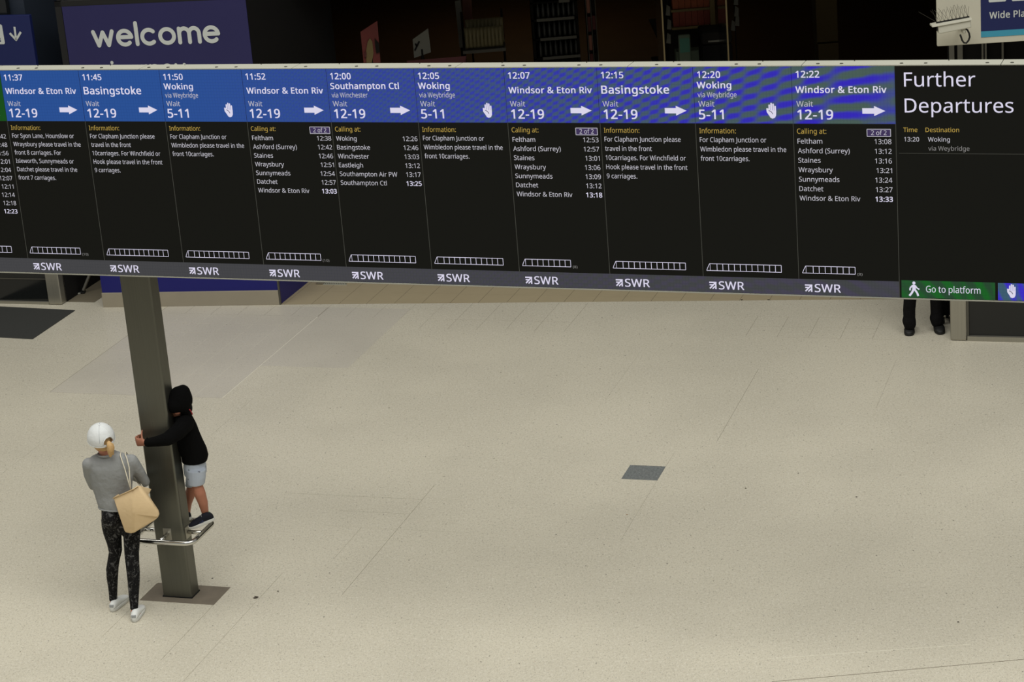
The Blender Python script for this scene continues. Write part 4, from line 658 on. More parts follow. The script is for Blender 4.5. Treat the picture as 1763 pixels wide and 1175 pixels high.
# last panel: further departures
u = COLS[10]; u1 = UR
p = G().box((u, YF, ZB), (u1, .012, ZT)).build('display_panel', M['led_black'], board); p['label'] = 'black panel of further departures'
G().box((u - .0018, YT * .5, ZBAND - .11), (u + .0018, YF, ZHB)).build('divider', M['divider'], p)
line('title_text', 'Further', 'led_white', p, u + .060, 4.272, .092, width=.454); line('title_text', 'Departures', 'led_white', p, u + .061, 4.101, .092, width=.691)
line('amber_text', 'Time', 'led_amber', p, u + .049, 3.972, .029, width=.091); line('amber_text', 'Destination', 'led_amber', p, u + .192, 3.972, .029, width=.215)
line('time_text', '13:20', 'led_text', p, u + .053, 3.909, .029, width=.097); line('station_text', 'Woking', 'led_text', p, u + .207, 3.909, .029, width=.141)
line('via_text', 'via Weybridge', 'led_dim', p, u + .208, 3.849, .029, width=.264)
G().box((u + .018, YT * .5, 3.828), (u1, YF, 3.8305)).build('rule', M['divider'], p)
g1 = G().box((u + .014, YF - .0012, ZB + .001), (u + .627, YF, ZB + .121)).build('green_key', M['led_grn'], p)
g2 = G().box((u + .645, YF - .0012, ZB + .001), (u1, YF, ZB + .119)).build('blue_key', M['led_bl2'], p)
t = G(); x, z = u + .060, 2.852
disc(t, (x + .037, z + .094), .0105, YT); t.xz([(x + .026, z + .078), (x + .034, z + .083), (x + .046, z + .080), (x + .050, z + .045), (x + .026, z + .045)], YT)
stroke(t, [(x + .030, z + .078), (x + .012, z + .060), (x + .010, z + .042)], .010, YT); stroke(t, [(x + .046, z + .076), (x + .056, z + .060), (x + .072, z + .050)], .009, YT)
stroke(t, [(x + .033, z + .048), (x + .022, z + .025), (x + .006, z + .004)], .014, YT); stroke(t, [(x + .042, z + .048), (x + .058, z + .025), (x + .064, z + .004)], .013, YT)
t.build('walking_sign', M['led_white'], p, recalc=False)
t = G(); put_text(t, 'Go to platform', u + .176, 2.884, .045, width=.356, y=YT); t.build('key_text', M['led_white'], p, recalc=False)
t = G(); hand(t, u + .704, 2.860, .060, .096); t.build('hand_sign', M['led_white'], p, recalc=False)
t = G(); stroke(t, [(u + .717, 2.911), (u + .733, 2.902), (u + .742, 2.888)], .004, YT * 2); t.build('hand_crease', M['sign_blue'], p, recalc=False)

# ================================================================== KIOSKS AND COUNTERS
def facing(name, origin, d, label, cat, **k):      # an Empty whose x axis runs along d, y away from the concourse
    return tag(empty(name, origin, math.atan2(d.y, d.x)), label, cat, **k)
k0, k1 = on_z(178.7, 529), on_z(483.3, 524.7); kd = (k1 - k0).normalized(); KW = (k1 - k0).length
kio = facing('blue_kiosk', k0, kd, 'tall royal blue kiosk with white welcome lettering and a grey skirting', 'kiosk')
dep = 2.4; sh = kd.dot(DA)                       # its flank runs along the floor grid
fl = Vector((DA.dot(kd), DA.dot(Vector((-kd.y, kd.x, 0))))) * dep
def kpoly(o=0.0): return [Vector((0 + o, 0 + o)), Vector((KW - o, 0 + o)), Vector((KW - o + fl.x, fl.y)), Vector((0 + o + fl.x, fl.y))]
G().prism(kpoly(.004), 0.0, 2.0).build('body', M['kiosk_blue'], kio)
G().prism(kpoly(.004), 2.0, 3.5).build('upper_body', M['black'], kio)
G().box((-.002, -.012, 0.0), (KW - .012, .01, 0.172)).build('skirting', M['skirt'], kio, bevel=.004)
G().box((KW - .012, -.008, 0.0), (KW + .006, .02, 0.62)).build('corner_strip', M['bolt'], kio)
G().box((-0.075, -.006, 2.0), (0.0, .3, 3.56)).build('black_frame', M['black'], kio)
G().box((-0.075, -.006, 3.50), (KW, .05, 3.56)).build('black_frame', M['black'], kio)
G().box((0.008, -.012, 2.0), (KW, .0, 3.50)).build('welcome_panel', M['welcome_blue'], kio)
# lettering on the kiosk: solved on its own face
def on_face(origin, d, px, py):
    n = Vector((-d.y, d.x, 0)); r = ray(px, py); o = Vector((0, 0, H)); t = (origin - o).dot(n) / r.dot(n); X = o + r * t
    return (X - origin).dot(d), X.z
def face_text(g, txt, origin, d, pl_, pr_, ptop, y, bold=0.0, rounded=False):
    a = on_face(origin, d, *pl_); b = on_face(origin, d, *pr_); c = on_face(origin, d, *ptop)
    put_text(g, txt, a[0], (a[1] + b[1]) / 2, c[1] - (a[1] + b[1]) / 2, width=b[0] - a[0], bold=bold, y=y)
t = G(); a = on_face(k0, kd, 161, 80); b = on_face(k0, kd, 382, 75); ctop = on_face(k0, kd, 238, 38.5)
def arc(cx_, cy_, rx, ry, a0, a1, n=14): return [(cx_ + rx * cos(R(a0 + (a1 - a0) * k / n)), cy_ + ry * sin(R(a0 + (a1 - a0) * k / n))) for k in range(n + 1)]
RL = {'w': (1.18, [[(0, 1), (.28, 0), (.59, .95), (.90, 0), (1.18, 1)]]), 'e': (.84, [arc(.42, .5, .42, .5, -48, -180) + arc(.42, .5, .42, .5, 180, 4), [(.84, .54), (.04, .54)]]),
      'l': (.0, [[(0, 0), (0, 1.52)]]), 'c': (.78, [arc(.42, .5, .42, .5, 48, 312, 20)]), 'o': (.86, [arc(.43, .5, .43, .5, 0, 360, 24)]),
      'm': (1.22, [[(0, 0), (0, 1)], [(0, .0)] + [(0, .6)] + arc(.305, .62, .305, .38, 180, 0) + [(.61, 0)], [(.61, .6)] + arc(.915, .62, .305, .38, 180, 0) + [(1.22, 0)]]),
      'j': (.10, [[(.10, 1), (.10, -.28), (-.06, -.42)], [(.10, 1.42), (.10, 1.46)]]), 'u': (.72, [[(0, 1)] + arc(.36, .38, .36, .38, 180, 360) + [(.72, 1)], [(.72, 1), (.72, 0)]]),
      'r': (.42, [[(0, 0), (0, 1)], [(0, .55)] + arc(.40, .55, .40, .45, 180, 92)]), 'n': (.70, [[(0, 0), (0, 1)], [(0, .6)] + arc(.35, .62, .35, .38, 180, 0) + [(.70, 0)]]),
      'y': (.74, [[(0, 1), (.37, .05)], [(.74, 1), (.30, -.25), (.12, -.42)]])}
def round_text(g, txt, x, z, xh, w, width, y, gap=.34):
    tot = sum(RL[c][0] for c in txt) + gap * (len(txt) - 1); kx = (width - w) / tot; px_ = x + w / 2
    for c in txt:
        for st_ in RL[c][1]:
            q = [(px_ + a * kx, z + w / 2 + b * (xh - w)) for a, b in st_]
            for n_, p_ in enumerate(q):
                disc(g, p_, w / 2, y, 12); y -= .00001
                if n_: stroke(g, [q[n_ - 1], p_], w, y); y -= .00001
        px_ += (RL[c][0] + gap) * kx
base_z = on_face(k0, kd, 275, 77.5)[1]; xh_ = on_face(k0, kd, 275, 47.5)[1] - base_z
round_text(t, 'welcome', a[0], base_z, xh_ * 1.03, .045, b[0] - a[0], -.0145)
zz = on_face(k0, kd, 296, 108.6)[1]; j0 = on_face(k0, kd, 189.5, 112)[0]; j1 = on_face(k0, kd, 321, 112)[0]
round_text(t, 'journey', j0, zz - .150, .150, .036, j1 - j0, -.0145)
t.build('lettering', M['lettering'], kio, recalc=False)
# left unit
l0 = on_z(107, 525.5)
lu = facing('left_counter', l0, DB, 'dark glass counter with a steel corner post behind the charcoal mat', 'counter')
lu.name = 'glass_counter'
G().box((-6, 0.03, 0.03), (-0.17, 0.10, 0.82)).build('front_glass', M['dark_glass'], lu)
G().box((-6, 0.03, 0.82), (-0.17, 0.10, 3.8)).build('upper_glass', M['dark_glass'], lu)
G().box((-6, 0.0, 0.0), (-0.17, 0.10, 0.035)).build('sill_strip', M['steel'], lu)
G().box((-6, 0.02, 0.30), (-0.17, 0.03, 0.312)).build('glazing_bar', M['bolt'], lu)
G().box((-0.175, -0.005, 0.0), (0.0, 0.14, 2.4)).build('corner_post', M['steel'], lu, bevel=.02, seg=3)
G().box((-0.05, 0.14, 0.0), (-0.004, 2.0, 2.3)).build('side_panel', M['black'], lu)
G().box((-6, 0.14, 2.3), (-0.004, 2.0, 3.8)).build('slate_fascia', M['slate'], lu)
G().box((-0.12, 0.10, 0.02), (0.0, 0.135, 2.2)).build('rubber_seal', M['rubber'], lu)
# its hanging arrow sign
n = Vector((-DB.y, DB.x, 0)); s0 = l0 - n * 0.06
sg = facing('arrow_sign', s0, DB, 'dark blue sign with a white pictogram and down arrow above the glass counter', 'sign')
su1, szt = on_face(s0, DB, 50, 26)
G().box((-6, 0.0, 2.72), (su1, 0.055, szt)).build('sign_panel', M['navy'], sg, bevel=.004)
t = G(); P_ = lambda px, py: Vector(on_face(s0, DB, px, py))
a1, a2, a3, a4 = P_(25, 46), P_(28, 69), P_(17, 57), P_(36, 55)
stroke(t, [a1, a2], .025, -.003); stroke(t, [a3, a2 - Vector((-.006, .004))], .026, -.003); stroke(t, [a4, a2 - Vector((.006, .004))], .026, -.003)
t.build('down_arrow', M['lettering'], sg, recalc=False)
t = G(); q0, q1 = P_(9, 76), P_(4, 42); zt, zb_ = q1[1], q0[1]; xr_ = q0[0]
t.xz([(xr_ - .24, zb_), (xr_ - .012, zb_), (xr_, zb_ + .012), (xr_ - .004, zt - .012), (xr_ - .016, zt), (xr_ - .24, zt)], -.003)
t.build('pictogram', M['lettering'], sg, recalc=False)
t = G()
t.xz([(xr_ - .20, zb_ + .03), (xr_ - .045, zb_ + .03), (xr_ - .045, zb_ + .045), (xr_ - .20, zb_ + .045)], -.005); t.xz([(xr_ - .20, zb_ + .055), (xr_ - .045, zb_ + .055), (xr_ - .055, zb_ + .085), (xr_ - .20, zb_ + .085)], -.005)
t.build('pictogram_detail', M['navy'], sg, recalc=False)
# strut leaning by the counter's flank
p0, p1 = on_z(141, 505), on_y(157, 466, on_z(141, 505).y + 0.05)
st = tag(empty('metal_door_stay', p0), 'slim flat metal stay leaning out beside the flank of the dark counter', 'door stay')
dv = p1 - p0; g = G(); g.tube([Vector((.02, 0, .03)), dv * 1.5], .018, 4); g.build('bar', M['steel'], st)
G().box((-.035, -.03, 0), (.04, .05, .022)).build('foot', M['rubber'], st, bevel=.004); G().box((-.04, -.045, .0), (-.01, -.02, .016)).build('foot_cap', M['cream'], st, bevel=.003)
# right unit
r0 = on_z(1636, 587)
ru = facing('glass_shopfront', r0, DB, 'dark glass shopfront with a broad steel post beside the person in black', 'shopfront')
G().box((0, -0.0, 0.0), (0.165, 0.16, 2.5)).build('corner_post', M['steel'], ru, bevel=.02, seg=3)
G().box((0.17, 0.04, 0.05), (6, 0.10, 2.4)).build('front_glass', M['dark_glass'], ru)
G().box((0.17, 0.0, 0.0), (6, 0.10, 0.05)).build('sill_strip', M['steel'], ru)
G().box((0.168, 0.01, 0.05), (0.185, 0.10, 2.4)).build('glazing_bar', M['bolt'], ru)
G().box((0.0, 0.12, 2.4), (6, 2.8, 3.8)).build('fascia', M['very_dark'], ru)
G().box((0.02, 0.16, 0.0), (0.07, 2.8, 2.4)).build('side_glass', M['dark_glass'], ru)
for k, x in enumerate((0.02, 0.10, 0.33, 0.36, 0.52)): G().box((x, 0.09, 2.42), (x + (0.018 if k > 1 else 0.05), 0.125, 3.6)).build('fascia_mullion', M['bolt'], ru)
# dispenser / grating on the shop tiles
gz = on_z(575, 488.5)
gr = facing('floor_grating', gz, DB, 'small pale ribbed grating with a steel end box beyond the blue kiosk', 'grating')
for k in range(12): G().box((-.10 + k * .0225, -.05, 0), (-.088 + k * .0225, .25, .02)).build('rib', M['cream'], gr)
G().box((-.20, -.05, 0), (-.105, .25, .045)).build('end_box', M['steel'], gr, bevel=.008)
G().box((-.115, -.06, 0), (.18, -.05, .01)).build('edge_strip', M['cream'], gr)

# ---- wide platform sign and surveillance camera
s0 = on_y(1614, 80, 20.45); sd = Vector((cos(R(-5)), sin(R(-5)), 0))
ws = facing('platform_sign', s0, sd, 'large white sign with a navy field, teal stripe and white lettering', 'sign')
def sp_(px, py): a = on_face(s0, sd, px, py); return a[0], a[1] - s0.z
x1_, z1_ = 2.4, 1.25
G().box((0, 0, 0), (x1_, .06, z1_)).build('sign_panel', M['white'], ws, bevel=.004)
nx, nz = sp_(1689, 64.5); tz = sp_(1692, 54)[1]
G().box((nx, -.004, tz), (x1_ - .2, 0, z1_ - .1)).build('navy_field', M['navy'], ws)
G().box((nx, -.004, nz), (x1_ - .2, 0, tz)).build('teal_stripe', M['teal'], ws)
t = G(); a = sp_(1703.5, 32); b = sp_(1755.5, 29.8); c = sp_(1703, 20.8)
put_text(t, 'Wide Platform', a[0], a[1], c[1] - a[1], ref=('Wide Pl', b[0] - a[0]), bold=.012, y=-.006); t.build('lettering', M['lettering'], ws, recalc=False)
t = G()
for px0, px1, py in ((1702, 1732, 4.0), (1742, 1772, 2.0)):
    q0, q1 = sp_(px0, py), sp_(px1, py)
    t.xz([(q0[0] + .008, q0[1]), (q1[0] - .008, q0[1]), (q1[0], q0[1] + .008), (q1[0], q0[1] + .16), (q0[0], q0[1] + .16), (q0[0], q0[1] + .008)], -.006)
t.build('pictogram', M['lettering'], ws, recalc=False)
for x in (.5, 1.6): G().box((x, .06, .5), (x + .05, 1.3, .55)).build('bracket', M['black'], ws)

cc_ = tag(empty('surveillance_camera', on_y(1645, 45, 20.2)), 'ivory security camera bristling with bird spikes before the white sign', 'camera')
o0 = cc_.location; C_ = lambda px, py, y=20.2: on_y(px, py, y) - o0
ax = (C_(1670, 40) - C_(1612, 50)); L = ax.length; ax.normalize(); upv = Vector((ax.z * -1, 0, ax.x)).normalized(); dpt = ax.cross(upv)
f0 = C_(1613, 50)                                # housing: a hooded case, front at the left end
def sec(t, wz0, wz1, wy):
    wz0 -= .012; c = f0 + ax * (L * t); return [c + upv * wz0 - dpt * wy, c + upv * wz0 + dpt * wy, c + upv * wz1 + dpt * wy * .9, c + upv * wz1 - dpt * wy * .9]
g = G(); a, b = sec(0.02, -.030, .044, .045), sec(0.99, -.022, .050, .045); g.add(a + b, [(0, 1, 2, 3), (7, 6, 5, 4), (0, 4, 5, 1), (1, 5, 6, 2), (2, 6, 7, 3), (3, 7, 4, 0)])
g.build('housing', M['cctv'], cc_, bevel=.012, seg=3)
g = G(); a, b = sec(-.16, .046, .053, .056), sec(1.02, .050, .057, .056); g.add(a + b, [(0, 1, 2, 3), (7, 6, 5, 4), (0, 4, 5, 1), (1, 5, 6, 2), (2, 6, 7, 3), (3, 7, 4, 0)]); g.build('sun_shield', M['cctv'], cc_, bevel=.002)
a = f0 + upv * .008; g = G(); g.tube([a + ax * .006, a - ax * .004], .026, 14); g.build('lens_window', M['dark_glass'], cc_)
strip = G(); a, b = sec(0.0, .055, .064, .012), sec(.98, .058, .067, .012); strip.add(a + b, [(0, 1, 2, 3), (7, 6, 5, 4), (0, 4, 5, 1), (1, 5, 6, 2), (2, 6, 7, 3), (3, 7, 4, 0)]); strip.build('spike_strip', M['rubber'], cc_)
for k in range(9):
    c = f0 + ax * (L * (.02 + .115 * k)) + upv * .062
    for sx, sy in ((-.055, -.04), (.02, .03), (-.02, -.01)):
        hh = .105 + .03 * random.random()
        if k == 0 and sx < -.03: sx = -.11
        G().tube([c, c + upv * hh * .96 + ax * sx * (1.3 if k < 4 else .5) + dpt * sy * 1.5], .0013, 5).build('spike', M['spike'], cc_)
base = f0 + ax * L * .78 - upv * .03
G().tube([base, base - upv * .05 + dpt * .01], .016, 12).build('swivel_joint', M['cctv'], cc_, smooth=True)
G().tube([base - upv * .04, base - upv * .045 + Vector((.0, .27, 0))], .014, 12).build('wall_arm', M['cctv'], cc_, smooth=True)
cab = [C_(1654, 51), C_(1657, 49), C_(1662, 49.5), C_(1666, 52), C_(1669, 58), C_(1670, 64), C_(1668, 70), C_(1664, 74.5), C_(1660, 74), C_(1657, 70), C_(1655, 64), C_(1653.5, 60)]
G().tube([v + dpt * -.01 for v in cab], .0085, 10).build('cable', M['rubber'], cc_, smooth=True)

# ================================================================== SHOP INTERIOR (dim, behind the board)
def block(px0, py0, px1, py1, y, depth, base=False):
    """box whose front face spans the two surveyed corners at distance y"""
    a, b = on_y(px0, py0, y), on_y(px1, py1, y); z0, z1 = min(a.z, b.z), max(a.z, b.z)
    if base: z0 = 0.0
    return a.x, b.x, y, y + depth, z0, z1
def bx(bk): return G().box((bk[0], bk[2], bk[4]), (bk[1], bk[3], bk[5]))
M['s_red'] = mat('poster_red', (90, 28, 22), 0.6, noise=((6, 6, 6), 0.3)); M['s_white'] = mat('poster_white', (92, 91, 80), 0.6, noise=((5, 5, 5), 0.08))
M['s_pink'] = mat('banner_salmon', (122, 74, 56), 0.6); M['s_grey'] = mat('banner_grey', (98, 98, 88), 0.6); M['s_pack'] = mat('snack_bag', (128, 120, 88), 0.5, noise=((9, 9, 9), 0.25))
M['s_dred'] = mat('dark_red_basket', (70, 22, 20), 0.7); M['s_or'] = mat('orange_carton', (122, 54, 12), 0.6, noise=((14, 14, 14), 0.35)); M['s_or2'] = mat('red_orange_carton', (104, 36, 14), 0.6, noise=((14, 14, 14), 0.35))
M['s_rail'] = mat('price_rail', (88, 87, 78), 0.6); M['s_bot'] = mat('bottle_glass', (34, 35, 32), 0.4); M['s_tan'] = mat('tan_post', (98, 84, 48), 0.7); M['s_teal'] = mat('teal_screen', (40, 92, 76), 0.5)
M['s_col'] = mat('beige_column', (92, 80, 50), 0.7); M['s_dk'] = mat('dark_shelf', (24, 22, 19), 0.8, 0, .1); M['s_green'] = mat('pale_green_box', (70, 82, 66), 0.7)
def stand(name, poly, y, th, m, label, cat, leg=True, extra=None):
    c = on_y(sum(p[0] for p in poly) / len(poly), sum(p[1] for p in poly) / len(poly), y); o = tag(empty(name, Vector((c.x, y, 0))), label, cat)
    G().slab([on_y(px, py, y) - o.location for px, py in reversed(poly)], (0, th, 0)).build('panel', m, o)
    zb = min(on_y(px, py, y).z for px, py in poly)
    if leg: G().tube([(0, th / 2, 0), (0, th / 2, zb + .1)], .02, 8).build('stand_pole', M['s_dk'], o); G().box((-.2, -.1, 0), (.2, .15, .02)).build('stand_base', M['s_dk'], o)
    return o
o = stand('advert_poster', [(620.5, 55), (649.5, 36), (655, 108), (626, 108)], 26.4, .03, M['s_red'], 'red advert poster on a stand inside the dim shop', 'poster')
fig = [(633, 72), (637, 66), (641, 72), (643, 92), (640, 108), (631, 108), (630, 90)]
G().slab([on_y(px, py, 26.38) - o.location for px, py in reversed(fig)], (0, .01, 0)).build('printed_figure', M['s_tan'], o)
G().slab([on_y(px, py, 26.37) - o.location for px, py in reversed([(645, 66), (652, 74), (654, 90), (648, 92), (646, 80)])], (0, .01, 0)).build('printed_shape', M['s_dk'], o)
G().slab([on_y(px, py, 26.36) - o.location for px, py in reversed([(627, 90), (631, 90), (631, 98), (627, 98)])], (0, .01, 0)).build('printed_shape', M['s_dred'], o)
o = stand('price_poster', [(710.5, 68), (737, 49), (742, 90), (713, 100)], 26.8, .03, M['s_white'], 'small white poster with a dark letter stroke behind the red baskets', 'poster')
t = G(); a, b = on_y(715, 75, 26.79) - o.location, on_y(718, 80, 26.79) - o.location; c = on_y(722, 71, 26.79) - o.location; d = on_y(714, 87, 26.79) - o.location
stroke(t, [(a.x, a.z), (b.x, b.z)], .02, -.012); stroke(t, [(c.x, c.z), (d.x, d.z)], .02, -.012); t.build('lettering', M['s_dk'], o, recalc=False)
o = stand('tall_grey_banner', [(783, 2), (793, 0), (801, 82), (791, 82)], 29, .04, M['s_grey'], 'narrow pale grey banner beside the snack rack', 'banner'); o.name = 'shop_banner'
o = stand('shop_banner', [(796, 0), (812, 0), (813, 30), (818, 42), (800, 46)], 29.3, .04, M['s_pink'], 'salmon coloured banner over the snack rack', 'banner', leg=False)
for x in (797, 810): G().tube([on_y(x, 44, 29.32) - o.location, Vector(((on_y(x, 44, 29.32) - o.location).x, .02, 0))], .012, 6).build('banner_leg', M['s_dk'], o)
b_ = block(708, 92, 792, 108, 26.3, .5, True)
o = tag(empty('basket_stack', ((b_[0] + b_[1]) / 2, 26.3, 0)), 'low stack of dark red shopping baskets below the white poster', 'baskets')
for k in range(7):
    z = .1 + k * (b_[5] - .15) / 7; G().add([(-.32, 0, z), (.32, 0, z), (.32, .4, z), (-.32, .4, z), (-.36, -.03, z + .2), (.36, -.03, z + .2), (.36, .43, z + .2), (-.36, .43, z + .2)], [(0, 3, 2, 1), (0, 1, 5, 4), (1, 2, 6, 5), (2, 3, 7, 6), (3, 0, 4, 7)]).build('basket', M['s_dred'], o)
# snack rack: two shelves of hanging bags
def put(name, bk, m, label, cat, group=None, bev=0, part=None):
    c = Vector(((bk[0] + bk[1]) / 2, bk[2], bk[4])); g = bx(bk)
    for i in range(len(g.v)): g.v[i] = g.v[i] - c
    o = g.build(name, m, None, bevel=bev); o.location = c; return tag(o, label, cat, group)
YR = 28.2
a = on_y(798, 100, YR); b = on_y(872, 100, YR)
rk = tag(empty('snack_rack', ((a.x + b.x) / 2, YR, 0)), 'two tier snack rack between banner and brown shop floor', 'rack')
z2 = on_y(830, 85, YR).z; W2 = (b.x - a.x) / 2
for z in (z2, z2 - .56, z2 - 1.1): G().box((-W2, -.02, z - .04), (W2, .55, z)).build('shelf', M['s_rail'], rk)
for x in (-W2, W2 - .03): G().box((x, .5, 0), (x + .03, .55, z2 + .4)).build('upright', M['s_dk'], rk)
def bag(name, x, y, z, w, h, label, grp):
    g = G(); g.loft([(Vector((0, 0, 0)), (w * .5, 0, 0), (0, .012, 0)), (Vector((0, 0, h * .12)), (w * .48, 0, 0), (0, .05, 0)), (Vector((0, 0, h * .5)), (w * .46, 0, 0), (0, .07, 0)), (Vector((0, 0, h * .88)), (w * .48, 0, 0), (0, .045, 0)), (Vector((0, 0, h)), (w * .5, 0, 0), (0, .008, 0))])
    o = g.build(name, M['s_pack'], None, smooth=True); o.location = (x, y, z); return tag(o, label, 'snack bag', grp)
ORD = ['first', 'second', 'third', 'fourth', 'fifth', 'sixth', 'seventh', 'eighth', 'ninth', 'tenth']
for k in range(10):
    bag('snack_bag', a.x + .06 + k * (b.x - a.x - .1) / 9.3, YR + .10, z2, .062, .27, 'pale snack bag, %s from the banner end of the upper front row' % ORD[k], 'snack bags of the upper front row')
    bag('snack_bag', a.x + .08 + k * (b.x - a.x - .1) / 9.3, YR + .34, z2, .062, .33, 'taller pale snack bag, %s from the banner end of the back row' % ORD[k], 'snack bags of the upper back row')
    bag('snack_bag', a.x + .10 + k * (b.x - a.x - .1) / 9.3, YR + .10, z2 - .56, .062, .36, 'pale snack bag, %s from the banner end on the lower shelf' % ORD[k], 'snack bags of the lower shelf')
# bottle shelf
YS = 28.6
a = on_y(920, 100, YS); b = on_y(1000, 100, YS)
sh_ = tag(empty('bottle_shelf', ((a.x + b.x) / 2, YS, 0)), 'dark shelving unit with pale price rails and rows of bottles', 'shelving')
W2 = (b.x - a.x) / 2; G().box((-W2, .42, 0), (W2, .46, 3.6)).build('back_panel', M['s_dk'], sh_)
for x in (-W2, W2 - .03): G().box((x, .0, 0), (x + .03, .46, 3.6)).build('side_panel', M['s_dk'], sh_)
levels = [on_y(960, py, YS).z for py in (1.5, 31.5, 65, 98)]
for q, z in enumerate(levels):
    G().box((-W2, .0, z - .02), (W2, .44, z + .0)).build('shelf', M['s_dk'], sh_)
    x0 = on_y((965, 925, 929, 931)[q], 50, YS).x - sh_.location.x; x1 = on_y((984, 990, 992, 996)[q], 50, YS).x - sh_.location.x
    G().box((x0, -.012, z - .025), (x1, .0, z + .012)).build('price_rail', M['s_rail'], sh_)
ORD = ['first', 'second', 'third', 'fourth', 'fifth', 'sixth', 'seventh', 'eighth', 'ninth', 'tenth']
bottle = G().tube([(0, 0, 0), (0, 0, .01), (0, 0, .13), (0, 0, .16), (0, 0, .18), (0, 0, .21)], [.024, .027, .027, .018, .011, .011], 10).mesh('bottle', True)
for q, z in enumerate(levels[1:]):
    for k in range(8):
        o = link('bottle', bottle, M['s_bot']); o.location = (sh_.location.x - W2 + .09 + k * .066, YS + .07, z)
        tag(o, 'small dark bottle, %s from the left end of the %s row of bottles' % (ORD[k], ('upper', 'middle', 'lowest')[q]), 'bottle', 'bottles of the %s row' % ('upper', 'middle', 'lower')[q])
# magazine strip
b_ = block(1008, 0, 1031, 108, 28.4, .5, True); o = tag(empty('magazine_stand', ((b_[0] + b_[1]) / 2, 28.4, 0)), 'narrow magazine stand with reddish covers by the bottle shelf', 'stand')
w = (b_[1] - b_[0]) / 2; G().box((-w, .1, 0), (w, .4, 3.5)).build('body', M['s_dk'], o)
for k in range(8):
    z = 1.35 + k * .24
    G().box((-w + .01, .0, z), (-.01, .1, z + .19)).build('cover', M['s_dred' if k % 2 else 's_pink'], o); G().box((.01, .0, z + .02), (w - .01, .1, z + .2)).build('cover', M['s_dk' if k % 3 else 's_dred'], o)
for x in (-w, 0, w): G().tube([(x, -.02, 0), (x, -.02, 3.5)], .004, 6).build('wire', M['s_rail'], o)
# slanting gondola and glass door edges
g = tag(empty('gondola_shelf', (1.35, 29, 0)), 'long black gondola running back at an angle into the unlit shop', 'shelving')
for z in (0.3, .9, 1.5): G().box((1.2, .2, z), (1.35, 6, z + .03)).build('shelf', M['s_dk'], g)
G().box((1.35, .2, 0), (1.5, 6, 1.9)).build('back_panel', M['very_dark'], g)
for nm, px, yy in (('glass_door', 1141.5, 25.9), ('glass_door', 1252, 25.9)):
    X = on_y(px, 50, yy); o = tag(empty(nm, (X.x, yy, 0)), 'frameless glass door standing open, %s' % ('left edge beside the orange shelves' if px < 1200 else 'edge right of the orange shelves'), 'door')
    G().box((-.006, 0, .01), (.006, .9, 3.5)).build('pane', M['dark_glass'], o); G().box((-.009, -.008, .01), (.009, .0, 3.5)).build('edge_strip', M['s_col'], o); G().tube([(-.05, .1, .9), (-.05, .1, 1.5)], .012, 8).build('handle', M['s_rail'], o)
# orange display
YO = 28.0
a = on_y(1155, 60, YO); b = on_y(1238, 60, YO); od = tag(empty('carton_display', ((a.x + b.x) / 2, YO, 0)), 'tall display of orange and red cartons in the dim shop', 'display'); W2 = (b.x - a.x) / 2
G().box((-W2, .4, 0), (W2, .45, 3.6)).build('back_panel', M['s_dk'], od)
z1, z2 = on_y(1190, 16, YO).z, on_y(1190, 46.5, YO).z
G().box((-W2 + .02, -.01, z1 - .02), (W2 - .1, .4, z1 + .01)).build('shelf', M['s_tan'], od); G().box((-W2 + .02, -.01, z2 - .02), (W2 - .12, .4, z2 + .01)).build('shelf', M['s_tan'], od)
G().box((W2 - .10, -.02, z2 - .02), (W2 - .04, .05, 3.6)).build('post', M['s_tan'], od)
G().box((-W2, .0, 0), (W2, .4, .5)).build('plinth', M['s_dk'], od)
cart = G().box((-.045, 0, 0), (.045, .16, .2)).mesh('carton')
for q, (z, nn, mm, cname) in enumerate(((z1 + .01, 6, 's_or', 'orange'), (z2 + .01, 6, 's_or2', 'red orange'))):
    me = cart.copy(); me.materials.append(M[mm])
    for k in range(nn):
        o = bpy.data.objects.new('carton', me); COL.objects.link(o); o.location = (od.location.x - W2 + .08 + k * .078, YO + .03, z); o.scale = (.82, 1, .95)
        tag(o, '%s carton, %s from the left on the %s shelf of the carton display' % (cname, ORD[k], 'upper' if q == 0 else 'lower'), 'carton', '%s cartons in the shop' % cname)
# teal screen, green box, black bin, column
o = tag(empty('screen_totem', on_z(1178, 60, 0) * 0 + Vector((on_y(1178, 60, 27.4).x, 27.4, 0))), 'slim rounded totem with a teal screen below the cartons', 'totem')
zt = on_y(1178, 60, 27.4).z; w = (on_y(1188, 80, 27.4).x - on_y(1167, 80, 27.4).x) / 2
G().box((-w, 0, 0.0), (w, .06, zt)).build('body', M['s_green'], o, bevel=.02, seg=3); G().box((-w * .8, -.004, zt - .22), (w * .8, .0, zt - .04)).build('screen', M['s_teal'], o)
t = G(); disc(t, (0, zt - .34), .03, -.004); t.build('round_mark', M['s_rail'], o, recalc=False)
b_ = block(1157, 75, 1206, 82, 28.3, .4, False); put('green_box', (b_[0], b_[1], b_[2] - .55, b_[3] - .73, 0, b_[5]), M['s_green'], 'pale green box behind the teal screen totem', 'box', bev=.01)
b_ = block(1208, 57, 1262, 105, 27.2, .5, True); o = tag(empty('litter_bin', ((b_[0] + b_[1]) / 2, 27.2, 0)), 'black bin with a slotted lid below the carton display', 'bin')
w = (b_[1] - b_[0]) / 2; G().box((-w, 0, 0), (w, .5, b_[5] - .16)).build('body', M['very_dark'], o, bevel=.02); G().box((-w, 0, b_[5] - .15), (w, .5, b_[5])).build('lid', M['s_dk'], o, bevel=.02)
G().box((-w * .6, -.01, b_[5] - .12), (w * .7, .0, b_[5] - .10)).build('slot_trim', M['s_rail'], o)
a, b, yc = on_y(1406, 60, 33), on_y(1443, 60, 33), 33
